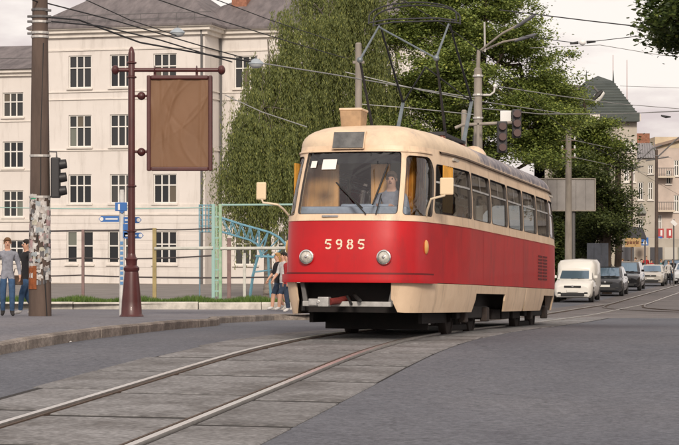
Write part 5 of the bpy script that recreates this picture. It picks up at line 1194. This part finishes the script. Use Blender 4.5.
def person(label, loc, rz, h=1.75, top=None, legs=None, shoe=None, hair=(.05,.035,.025), pose=None, hairlen=0, sleeve='long', legbare=False, group='pedestrians', lod=3, female=False, seated=False):
    """facing local -y. pose: dict of joint overrides"""
    J = dict(pel=(0,0,.95), ab=(0,.0,1.08), ch=(0,.0,1.27), up=(0,.005,1.42), nk=(0,0,1.50), hd=(0,-.015,1.585), ht=(0,-.01,1.69),
             sl=(.175,0,1.415), el=(.235,.03,1.13), wl=(.25,-.04,.89), hl=(.25,-.06,.80), sr=(-.175,0,1.415), er=(-.235,.03,1.13), wr=(-.25,-.04,.89), hr=(-.25,-.06,.80),
             pl=(.09,0,.90), kl=(.10,-.02,.50), al=(.10,.02,.09), tl=(.115,-.15,.035), pr=(-.09,0,.90), kr=(-.10,-.02,.50), ar=(-.10,.02,.09), tr=(-.115,-.15,.035))
    if pose: J.update(pose)
    w_ = .92 if female else 1.0
    Rr = dict(pel=(.15,.115), ab=(.148*w_,.112), ch=(.168*w_,.118), up=(.135*w_,.09), nk=.052, hd=(.075,.088), ht=(.062,.072), sl=.074*w_, el=.056*w_, wl=.033, hl=(.036,.02), sr=.074*w_, er=.056*w_, wr=.033, hr=(.036,.02), pl=.092, kl=.074, al=.054, tl=.036, pr=.092, kr=.074, ar=.054, tr=.036)
    K = list(J); I = {k: i for i, k in enumerate(K)}
    E = [('pel','ab'),('ab','ch'),('ch','up'),('up','nk'),('nk','hd'),('hd','ht'),('up','sl'),('sl','el'),('el','wl'),('wl','hl'),('up','sr'),('sr','er'),('er','wr'),('wr','hr'),('pel','pl'),('pl','kl'),('kl','al'),('al','tl'),('pel','pr'),('pr','kr'),('kr','ar'),('ar','tr')]
    s_ = h/1.76; me = skinmesh([Vector(J[k])*s_ for k in K], [(I[a], I[b]) for a, b in E], [tuple(x*s_ for x in Rr[k]) if isinstance(Rr[k], tuple) else Rr[k]*s_ for k in K], lod)
    rt = empty('person', loc, rz, label, 'person', group)
    o = bpy.data.objects.new('body', me); col.objects.link(o); o.parent = rt
    for m_ in (top, legs, shoe or cloth('shoe_dark', (.03,.028,.028)), SKIN): me.materials.append(m_)
    def dseg(p, a, b):
        a, b = Vector(a)*s_, Vector(b)*s_; t = max(0, min(1, (p-a).dot(b-a)/(b-a).length_squared)); return (p-a-(b-a)*t).length
    segs = [(a, b, dict(pel='L',pl='L',kl='L',pr='L',kr='L',al='S',ar='S').get(a, 'T') if a not in ('el','wl','er','wr','nk','hd') else {'el':'F','er':'F','wl':'H','wr':'H','nk':'N','hd':'K'}[a]) for a, b in E]
    waist = (J['pel'][2]+.0)*s_; Pz = J['pel'][2]
    mi = []
    for p in me.polygons:
        c = p.center; a, b, k = min(segs, key=lambda s3: dseg(c, J[s3[0]], J[s3[1]])-.02*(s3[2] == 'T'))
        if k == 'T': v = 0
        elif k == 'L': v = 1 if not (a == 'pel' and b == 'ab') else 0
        elif k == 'S': v = 2
        elif k == 'F': v = 0 if sleeve == 'long' else 3
        else: v = 3
        if a in ('kl','kr') and legbare: v = 3
        if a == 'pel' and b != 'ab': v = 0
        if not seated and k == 'L' and c.z > (Pz-.11)*s_: v = 0
        if (a, b) == ('up','nk') and c.z > (J['up'][2]+.045)*s_ and abs(c.x-J['nk'][0]*s_) < .075*s_: v = 3
        if a in ('sl','sr') and sleeve == 'none': v = 3
        if a in ('kl','kr') and c.z < .13*s_ and not seated: v = 2
        mi.append(v)
    me.polygons.foreach_set('material_index', mi)
    # head details
    hd = (Vector(J['hd'])+Vector(J['ht']))/2*s_; fy = -1
    q = MB(); q.ball((hd.x, hd.y+.018*s_, hd.z+.035*s_), .098*s_, sq=(.92,1.08,.95)); keep = q
    # cut the cap to the scalp: drop points below the brow at the front
    q.v = [(x, y if not (y < hd.y-.055*s_ and z < hd.z+.05*s_) else hd.y-.03*s_, z if z > hd.z-.02*s_ or y > hd.y+.01 else hd.z-.005) for x, y, z in q.v]
    if hairlen: q.tube([(hd.x,hd.y+.06*s_,hd.z+.03*s_),(hd.x,hd.y+.10*s_,hd.z-.10*s_),(hd.x,hd.y+.09*s_,hd.z-hairlen*s_)], [.08*s_,.085*s_,.04*s_], 8)
    q.build('hair', cloth('hair_%d' % int(sum(hair)*1000), hair), rt, smooth=True)
    if lod > 1:
        MB().ball((hd.x, hd.y-.092*s_, hd.z-.015*s_), .016*s_, sq=(.8,1,1.5)).build('nose', SKIN, rt, smooth=True)
        for x in (-.032, .032): MB().ball((hd.x+x*s_, hd.y-.078*s_, hd.z+.008*s_), .011*s_).build('eye', cloth('eye', (.03,.025,.02)), rt, smooth=True)
        for x in (-.08, .08): MB().ball((hd.x+x*s_, hd.y+.01*s_, hd.z-.01*s_), .022*s_, sq=(.4,.8,1.3)).build('ear', SKIN, rt, smooth=True)
        MB().box((hd.x, hd.y-.080*s_, hd.z-.055*s_), (.045*s_,.012*s_,.010*s_)).build('mouth', cloth('lip', (.35,.13,.11)), rt)
        # fingers: four unequal ones and a thumb on each hand
        for wk, hk in (('wl','hl'), ('wr','hr')):
            a, b = Vector(J[wk])*s_, Vector(J[hk])*s_; d = (b-a).normalized(); sd = d.cross(Vector((1,0,0)) if abs(d.x) < .8 else Vector((0,1,0))).normalized(); nn = d.cross(sd).normalized()
            fm = MB()
            for i, (o_, ln) in enumerate(((-.026,.055),(-.009,.066),(.009,.062),(.025,.048))):
                s0 = b+sd*o_*s_; fm.tube([s0-d*.01, s0+d*ln*.5*s_, s0+d*ln*.85*s_+nn*.018*s_, s0+d*ln*s_+nn*.03*s_], [.009*s_,.0085*s_,.008*s_,.006*s_], 6)
            s0 = a+(b-a)*.5; fm.tube([s0-sd*.02*s_, s0-sd*.045*s_+d*.02*s_, s0-sd*.05*s_+d*.05*s_+nn*.012*s_], [.011*s_,.010*s_,.007*s_], 6)
            fm.build('fingers', SKIN, rt, smooth=True)
    return rt
J_BLUE = cloth('jeans', (.045,.10,.20)); J_DK = cloth('jeans_dark', (.03,.05,.09)); T_GREY = cloth('shirt_grey_blue', (.30,.31,.36)); T_BLK = cloth('black', (.016,.015,.018)); T_WHT = cloth('white', (.66,.64,.62)); T_RED = cloth('red', (.50,.03,.035)); T_BEI = cloth('beige', (.50,.42,.33)); T_NAVY = cloth('navy', (.03,.04,.08)); T_TEAL = cloth('teal', (.10,.26,.26)); SH_W = cloth('shoe_white', (.62,.60,.58))
stride = dict(kl=(.09,-.16,.52), al=(.09,-.20,.10), tl=(.10,-.36,.07), kr=(-.09,.02,.51), ar=(-.09,.22,.16), tr=(-.10,.08,.05), el=(.23,.12,1.15), wl=(.25,.10,.92), hl=(.25,.08,.83), er=(-.23,-.06,1.14), wr=(-.22,-.22,.95), hr=(-.22,-.26,.87))
half = dict(kl=(.10,-.07,.50), al=(.10,-.03,.09), tl=(.12,-.19,.035), kr=(-.10,.0,.50), ar=(-.10,.10,.10), tr=(-.12,-.06,.035), el=(.25,.02,1.13), wl=(.27,-.08,.92), hl=(.27,-.11,.83), er=(-.25,.05,1.13), wr=(-.27,.0,.90), hr=(-.27,-.01,.81))
Yw = 42.6
person('man in grey blue shirt and jeans walking at the left edge', (ax(7.5,Yw),Yw,PZ(Yw)), R(12), 1.78, T_GREY, J_BLUE, cloth('shoe_dark',(.03,.028,.028)), (.16,.085,.04), half)
bag_p = dict(stride); bag_p.update(er=(-.26,.06,1.14), wr=(-.27,.02,.90), hr=(-.27,.0,.81))
person('person in black jacket half hidden behind the poster covered pole', (ax(26.5,43.9),43.9,PZ(43.9)), R(-55), 1.78, T_BLK, J_BLUE, SH_W, (.03,.022,.018), bag_p)
bg_ = empty('handbag', (ax(17.5,43.2),43.2,PZ(43.2)+.70), 0, 'brown handbag carried between the two walkers by the pole', 'bag')
MB().box((0,0,.12), (.26,.10,.22), taper=.85).build('pouch', cloth('bag_brown', (.16,.10,.07)), bg_, bevel=.03); MB().tube([(-.1,0,.22),(-.06,0,.38),(.06,0,.38),(.1,0,.22)], .012, 6).build('strap', cloth('bag_brown', (.16,.10,.07)), bg_)
Yg = 55.0
person('fair haired woman in black top with shoulder bag beside the tram front', (ax(277.5,Yg),Yg,PZ(Yg)), R(-70), 1.70, T_BLK, J_DK, SH_W, (.45,.25,.09), stride, .22, legbare=True, female=True, sleeve='short')
person('dark haired walker in white shirt next to the fair haired woman', (ax(283.5,54),54,PZ(54)), R(-60), 1.70, T_WHT, J_DK, SH_W, (.02,.016,.014), stride, .1, legbare=True, sleeve='short')
person('walker in red jacket partly hidden by the tram corner', (ax(287.5,51.5),51.5,PZ(51.5)), R(-65), 1.62, T_RED, J_DK, SH_W, (.03,.02,.015), half, .1, female=True)
sit = dict(pel=(0,.05,.52), ab=(0,.03,.66), ch=(0,.01,.86), up=(0,0,1.01), nk=(0,-.01,1.10), hd=(0,-.03,1.19), ht=(0,-.03,1.295), sl=(.18,0,1.0), el=(.25,-.10,.76), wl=(.14,-.36,.80), hl=(.11,-.44,.83), sr=(-.18,0,1.0), er=(-.25,-.10,.76), wr=(-.14,-.36,.80), hr=(-.11,-.44,.83), pl=(.09,0,.50), kl=(.12,-.42,.50), al=(.12,-.42,.10), tl=(.12,-.58,.04), pr=(-.09,0,.50), kr=(-.12,-.42,.50), ar=(-.12,-.42,.10), tr=(-.12,-.58,.04))
drv = person('tram driver in grey shirt seated behind the windscreen', DRIVER_AT-Vector((0,0,-.15)), -YAW, 1.74, T_GREY, J_DK, None, (.10,.06,.04), sit, group='tram crew', seated=True)
ds_ = empty('driver_seat', DRIVER_AT, -YAW, 'dark seat under the tram driver', 'seat')
MB().box((0,.08,.52), (.46,.44,.08)).build('cushion', M_RUB, ds_, bevel=.03); MB().box((0,.30,.86), (.44,.07,.62)).build('backrest', M_RUB, ds_, bevel=.03); MB().tube([(0,.08,0),(0,.08,.5)], .05, 8).build('pedestal', M_PIPE, ds_)
far = [(608.5,114,T_NAVY,J_DK,'person in navy standing behind the dark hatchback',0), (617.5,122,T_BEI,J_DK,'person in beige under the trees by the trunks',.3), (622.5,124,T_TEAL,J_BLUE,'person in teal beside the one in beige',-.4), (628.5,132,T_BLK,J_DK,'person in black below the orange sign',.8), (635.5,136,T_NAVY,J_BLUE,'person in navy walking past the shop front',-.9), (641.5,140,T_BLK,T_BLK,'dark clad person just behind the silver sedan',.2), (646,148,T_RED,J_DK,'person in red by the crossing sign',.1), (651.5,146,T_RED,J_DK,'person in red jacket above the silver sedan roof',.5), (656,152,T_BLK,J_DK,'person in black by the far pole',0), (661,150,T_TEAL,J_DK,'person in teal before the red adverts',1.2), (668.5,131,T_WHT,T_BLK,'person in white shirt standing in front of the black car',.1), (673,142,T_BLK,J_DK,'person in black at the right edge of the street',-.3)]
for px, Y, t_, l_, lb, rz in far: person(lb, (ax(px,Y),Y,PZ(Y) if ax(px,Y) < kx(Y) else G(Y)+.02), rz, random.uniform(1.62,1.82), t_, l_, None, random.choice([(.03,.02,.015),(.10,.06,.03),(.2,.12,.05)]), half if random.random() < .5 else stride, group='people along the far pavement', lod=1)
# ------------------------------------------------------------------ vehicles
M_TYRE = mat('tyre', (.02,.02,.02), .85); M_RIM = mat('rim', (.42,.42,.43), .35, metal=.8); M_CGL = mat('car_glass', (.16,.24,.32), .1, metal=.55, spec=.9, coat=.6); M_HLT = mat('car_headlight', (.70,.70,.68), .12, coat=.7); M_PLT = mat('number_plate', (.68,.67,.62), .5); M_GRL = mat('grille_black', (.015,.015,.016), .5)
def car(label, px, Y, rz, L, W, Hr, paint, kind, group='cars along the street', hood=.95, belt=1.0, ws=(.95,1.75), rear=None, lights=True, name='parked_car', cat='car', roofbars=False):
    """front at local y=0 facing -y"""
    rt = empty(name, (ax(px,Y), Y, G(Y)+.006), rz, label, cat, group); hw = W/2
    yr = rear or (L-.9, L-.1)
    st = [(0,.32,.62,.70,.80),(.06,.24,.66,.80,.90),(.28,.20,.74,.88,.97),(.55,.18,.80,hood*.93,.99),(ws[0],.18,.84,hood,1.0),(ws[0]+.5,.18,.86,belt,1.0),(L*.6,.18,.86,belt,1.0),(L-.9,.18,.86,belt,1.0),(L-.3,.22,.84,belt*.98,.98),(L-.05,.28,.78,belt*.92,.93),(L,.36,.70,belt*.8,.84)]
    rows = []
    for y, zb_, zm, zt, k in st:
        w_ = hw*k; rows.append([(-w_*.88,y,zb_),(-w_*.98,y,zb_+.1),(-w_,y,(zb_+zm)/2),(-w_*.985,y,zm),(-w_*.90,y,zt-.03),(-w_*.72,y,zt+.01),(0,y,zt+.035),(w_*.72,y,zt+.01),(w_*.90,y,zt-.03),(w_*.985,y,zm),(w_,y,(zb_+zm)/2),(w_*.98,y,zb_+.1),(w_*.88,y,zb_)])
    mb = MB(); mb.grid(rows); n = 13; mb.add(rows[0], [tuple(range(n))]); mb.add(rows[-1], [tuple(range(n))[::-1]]); mb.grid([[r[0], r[-1]] for r in rows])
    body = mb.build('body', paint, rt, smooth=True)
    # cabin
    a, b = ws; c, d = yr; wb_, wt = hw*.90, hw*.74 if kind != 'van' else hw*.82; zb_ = belt-.03
    rows = []
    for y0, y1, t in ((a,d,0),(a+(b-a)*.5,d+(c-d)*.5,.5),(b-.02,c+.02,.94),(b+.12,c-.1,1.0)):
        z = zb_+(Hr-zb_)*t; w_ = wb_+(wt-wb_)*t*(1 if t < 1 else 1.12); rows.append([(-w_*.86,y0,z),(0,y0-.06,z),(w_*.86,y0,z),(w_,y0+.12,z),(w_,(y0+y1)/2,z),(w_,y1-.12,z),(w_*.86,y1,z),(0,y1+.05,z),(-w_*.86,y1,z),(-w_,y1-.12,z),(-w_,(y0+y1)/2,z),(-w_,y0+.12,z),(-w_*.86,y0,z)])
    mb = MB(); mb.grid(rows); mb.add(rows[-1][:-1]+[(0,(b+c)/2,Hr+.04)], [(i,(i+1)%12,12) for i in range(12)]); cab = mb.build('cabin', paint, rt, smooth=True)
    def lerp(t, e=.012):  # point rows on windscreen plane
        return zb_+(Hr-zb_)*t
    def scr(t, x, out): 
        y = (a+(b-a)*t if t < .94 else b); w_ = wb_+(wt-wb_)*t; return (x*w_*.84, y-.06*(1-x*x)-out, zb_+(Hr-zb_)*t)
    g = MB(); g.grid([[scr(t, x, .018) for x in (-1,-.5,0,.5,1)] for t in (.10,.5,.90)]); g.build('windshield', M_CGL, rt, smooth=True, fix=False)
    g = MB(); g.grid([[((x*(wb_+(wt-wb_)*t)*.82), d+(c-d)*t+.05*(1-x*x)+.018, zb_+(Hr-zb_)*t) for x in (1,.5,0,-.5,-1)] for t in (.15,.5,.86)]); g.build('rear_window', M_CGL, rt, smooth=True, fix=False)
    for sg in (-1, 1):
        def side(y0, y1, t0, t1, nm='side_window'):
            P = []
            for t in (t0, t1):
                w_ = (wb_+(wt-wb_)*t)*sg+.012*sg; ya, yb_ = y0, y1
                if nm == 'side_window': ya = max(y0, a+(b-a)*t+.20); yb_ = min(y1, d+(c-d)*t-.18)
                P.append([(w_,ya,zb_+(Hr-zb_)*t),(w_,yb_,zb_+(Hr-zb_)*t)])
            MB().grid(P).build(nm, M_CGL, rt, fix=False)
        if kind == 'van': side(a, a+1.75, .12, .86)
        else:
            side(a, (a+d)/2-.04, .12, .88); side((a+d)/2+.04, d, .12, .88)
        mr = MB().box((sg*(hw*.96+.08), a+.45, belt+.08), (.17,.10,.13)).build('wing_mirror', paint, rt, bevel=.03)
        # headlights
        p = rows and (sg*hw*.66)
        q = MB(); q.poly([(sg*hw*.46,.05,.64),(sg*hw*.84,.10,.66),(sg*hw*.86,.26,.80),(sg*hw*.50,.10,.78)], (0,-.05,0)); q.build('headlight', M_HLT, rt, bevel=.02)
        MB().box((sg*hw*.68,.02,.42), (.16,.06,.09)).build('fog_lamp', M_GRL, rt, bevel=.02)
        for y in (.78, L-.80):
            wh = empty('wheel', (sg*(hw-.11), y, .31)); wh.parent = rt
            ty = MB(); ty.lathe([(.20,-.10),(.29,-.105),(.31,-.08),(.315,0),(.31,.08),(.29,.105),(.20,.10)], n=22, axis='x'); ty.build('tyre', M_TYRE, wh, smooth=True)
            ri = MB(); ri.lathe([(.21,-.02*sg),(.205,.085*sg),(.15,.07*sg),(.05,.09*sg)], n=16, axis='x'); ri.build('rim', M_RIM, wh, smooth=True)
            ar = MB(); ar.lathe([(.36,-.005),(.36,.004)], (sg*(hw*.992), y, .33), 20, axis='x'); ar.build('wheel_arch', M_GRL, rt)
        MB().box((sg*(hw+.004), (a+d)/2-.25, belt-.13), (.02,.18,.03)).build('door_handle', M_GRL, rt)
    MB().box((0,-.012,.70), (hw*.86,.05,.09)).build('grille', M_GRL, rt, bevel=.015); MB().box((0,-.005,.36), (hw*1.2,.06,.14)).build('lower_grille', M_GRL, rt, bevel=.02)
    MB().box((0,-.04,.52), (.50,.03,.115)).build('number_plate', M_PLT, rt, bevel=.005); MB().lathe([(.001,-.05),(.05,-.045),(.055,-.02)], (0,0,.72), 12, axis='y').build('badge', M_RIM, rt)
    for x in (-.2, .25): q = MB(); q.tube([scr(.09,x,.035), scr(.14,x+.45,.03)], .012, 4); q.build('wiper', M_GRL, rt)
    if roofbars:
        for x in (-.5, .5): MB().tube([(x,b+.3,Hr+.08),(x,c-.2,Hr+.08)], .025, 6).build('roof_bar', M_RIM, rt)
    return rt
PW = mat('paint_white', (.74,.72,.67), .3, coat=.5); PD = mat('paint_dark_grey', (.035,.037,.042), .22, coat=.8); PB = mat('paint_black', (.014,.014,.016), .2, coat=.9); PS = mat('paint_silver_beige', (.56,.53,.48), .3, metal=.3, coat=.6); PG = mat('paint_pale_grey', (.60,.62,.64), .3, coat=.6)
RZ_ = -math.atan(.235)
van = car('white delivery van with high box body waiting behind the tram', 572.5, 83, RZ_, 4.2, 1.72, 1.42, PW, 'van', hood=.98, belt=1.02, ws=(.70,1.35), rear=(2.0,2.2), name='delivery_van', cat='van')
bx = MB(); rows = []
for y, k, zt in ((1.32,.80,1.46),(1.42,.90,1.72),(1.62,.95,1.84),(3.6,.96,1.86),(4.1,.95,1.82),(4.16,.9,1.6)):
    w_ = .86*k/.96; rows.append([(-w_,y,.6),(-w_*1.0,y,1.1),(-w_*.97,y,zt-.18),(-w_*.84,y,zt-.03),(0,y,zt+.02),(w_*.84,y,zt-.03),(w_*.97,y,zt-.18),(w_,y,1.1),(w_,y,.6)])
bx.grid(rows); bx.add(rows[0], [tuple(range(9))]); bx.add(rows[-1], [tuple(range(9))[::-1]]); bx.build('cargo_box', PW, van, smooth=True)
car('dark grey hatchback queued behind the white van', 605, 96, RZ_, 4.2, 1.76, 1.46, PD, 'car', belt=.98, ws=(.95,1.75))
car('black crossover with roof bars between hatchback and silver sedan', 624.5, 110.5, RZ_, 4.5, 1.82, 1.66, PB, 'car', hood=1.02, belt=1.08, ws=(1.0,1.7), rear=(3.9,4.4), roofbars=True)
car('silver beige sedan with sloping boot, fourth in the queue', 650.5, 127, RZ_, 4.5, 1.74, 1.40, PS, 'car', hood=.90, belt=.94, ws=(1.15,1.85), rear=(3.2,3.75))
car('black car at the right edge behind the person in white', 671, 150, RZ_, 4.5, 1.8, 1.6, PB, 'car', hood=.95, belt=1.05, rear=(3.9,4.4))
car('pale grey car cut by the right edge of the street', 685, 134, RZ_, 4.4, 1.78, 1.45, PG, 'car')
# ------------------------------------------------------------------ overhead wires
M_WIRE = mat('wire_black', (.02,.02,.022), .6); M_WIREG = mat('wire_grey', (.34,.34,.33), .5, metal=.4)
def owire(label, pts_, r, m_=M_WIRE, sag=0.0, grp='overhead wires', name='overhead_wire'):
    P = [at(*p) for p in pts_]; o0 = P[0].copy(); out = []
    for a, b in zip(P[:-1], P[1:]):
        L_ = (b-a).length
        for k in range(14): t = k/14; out.append(a+(b-a)*t-Vector((0,0,sag*L_*4*t*(1-t)))-o0)
    out.append(P[-1]-o0); q = MB(); q.tube(out, r, 6); o = q.build(name, m_); o.location = o0; return tag(o, label, 'wire', grp)
owire('thick black cable from the poster covered pole to the hanging lamp', [(46,17,43),(79,20,44.5),(140,42.5,46),(215,56,48),(254,62,49)], .022)
owire('pale span wire from the hanging lamp to the double lamp pole', [(254,62,49),(330,74,52),(400,86,55),(478,98.5,57)], .017, M_WIREG)
owire('black wire from the pole top sloping over the school cornice', [(46,3,43),(120,22,45.5),(205,47,49),(262,63,52)], .016)
owire('upper black wire crossing the school roof', [(60,-12,44),(130,20,48),(178,36,51)], .014)
owire('black wire over the chimney of the school', [(130,-10,44),(200,14,49),(290,42,56),(345,58,60)], .015)
owire('thin wire running above the brick chimney', [(196,-8,46),(270,20,52),(330,40,58)], .013)
owire('short wire leaving the pole top to the left', [(24,-4,42),(40,3,43)], .018)
owire('lower black cable from the pole past the advert arm', [(46,21,43),(100,26,44),(160,40,46),(232,62,49)], .018)
owire('grey wire rising from the tram roof to the left', [(225,95,50),(262,112,49),(307,127,48)], .013, M_WIREG)
owire('grey wire behind the pantograph running to the poles', [(345,72,62),(420,90,62),(478,101,60),(560,113,75)], .015, M_WIREG, .0)
owire('grey wire from the tram to the signal arm', [(358,104,58),(410,108,58),(478,115,57)], .013, M_WIREG)
owire('dark span wire high across the sky at the right', [(500,10,50),(590,21,46),(679,31,42),(740,37,40)], .014)
owire('thin wire from the lamp heads to the line insulator', [(523,36,57),(560,41,56),(577,43,55)], .011)
owire('thin wire from the line insulator to the right edge', [(588,42,55),(640,36,53),(720,26,50)], .011)
owire('faint wire below the line insulator', [(530,48,70),(600,45,68),(660,55,72),(720,60,74)], .011, M_WIREG)
owire('grey street wire over the fresh green linden', [(495,86,57),(560,96,66),(620,104,80),(720,112,100)], .015, M_WIREG)
owire('second grey street wire below the street lamp', [(478,108,57),(540,114,66),(610,114,84),(720,110,100)], .016, M_WIREG)
owire('wire from the insulator pole toward the far street', [(568,139,74),(620,150,110),(672,158,150)], .014, M_WIREG)
owire('lower wire from the insulator pole toward the far street', [(568,156,74),(615,166,110),(660,176,150)], .014, M_WIREG)
owire('dark span wire from the tower eave to the right', [(637,113,150),(658,112,140),(700,110,120)], .028)
owire('thin sky wire right of the tower', [(620,86,120),(679,88,110),(720,89,104)], .014, M_WIREG)
# contact wire of the tram line, held on the collector
bow = tram.location + (Matrix.Rotation(-YAW, 3, 'Z') @ Matrix.Rotation(R(-2.25), 3, 'X')) @ Vector((0, 4.55, 5.44))
cwp = []
for y in (4, 14, 24, bow.y, 40, 55, 77, 126, 198):
    if abs(y-bow.y) < .01: cwp.append(Vector((bow.x, bow.y, bow.z)))
    else: cwp.append(Vector((tx(y), y, bow.z+(G(y)-G(bow.y))*.8+.15*math.sin(y))))
q = MB(); q.tube([p-bow for p in catmull(cwp, 6)], .008, 5); o = q.build('contact_wire', M_WIRE); o.location = bow; tag(o, 'thin contact wire touching the tram pantograph', 'wire', 'overhead wires')
# line insulator and hanging lamps
li = empty('line_insulator', at(582.5,42.6,55), 0, 'dark insulator clamp hanging in the wires against the sky', 'insulator')
MB().tube([(-.36,0,-.03),(-.12,0,0)], [.03,.045], 8).build('strain_rod', M_WIRE, li); MB().tube([(.12,0,.01),(.38,0,.03)], [.045,.03], 8).build('strain_rod', M_WIRE, li); MB().ball((0,0,0), .085, sq=(1.2,1,1)).build('porcelain', M_WHT, li, smooth=True)
M_LAMPB = mat('lamp_blue_grey', (.36,.41,.45), .4, metal=.2)
for px, py, Y, lb in ((177.5,33,51,'blue grey hanging lamp above the advert panel'), (256,64,49,'blue grey hanging lamp in front of the birch')):
    h = empty('hanging_lamp', at(px,py,Y), 0, lb, 'lamp', 'lamps hung on span wires')
    MB().lathe([(.04,.14),(.10,.11),(.19,.04),(.205,0),(.19,-.01)], n=16).build('shade', M_LAMPB, h, smooth=True)
    MB().lathe([(.185,-.012),(.16,-.06),(.10,-.10),(.02,-.115)], n=16).build('bowl', mat('lamp_bowl', (.55,.58,.58), .25), h, smooth=True)
    MB().tube([(0,0,.13),(0,0,.20)], .025, 6).build('hook', M_PIPE, h)
q = MB(); 
ba = empty('birdless_spacer', at(668,112,135), 0, 'small dark clamp on the span wire right of the tower', 'insulator'); MB().tube([(-.5,0,-.25),(-.15,0,-.35),(.2,0,-.35)], [.06,.1,.05], 8).build('clamp', M_WIRE, ba)
ba.name = 'wire_clamp'
# litter on the road by the kerb
for i, (px, py) in enumerate(((69,342.5),)):
    p = hit(px, py); o = MB().poly([(-.035,-.03,.006),(.03,-.03,.006),(.04,.02,.012),(-.02,.03,.02)], (0,0,.006)).build('paper_scrap', M_WHT); o.location = p; o.rotation_euler = (0,0,i); tag(o, ['white paper scrap on the road by the kerb','small paper scrap by the kerb near the maroon post','tiny paper scrap nearest the left edge kerb'][i], 'litter', 'litter by the kerb')
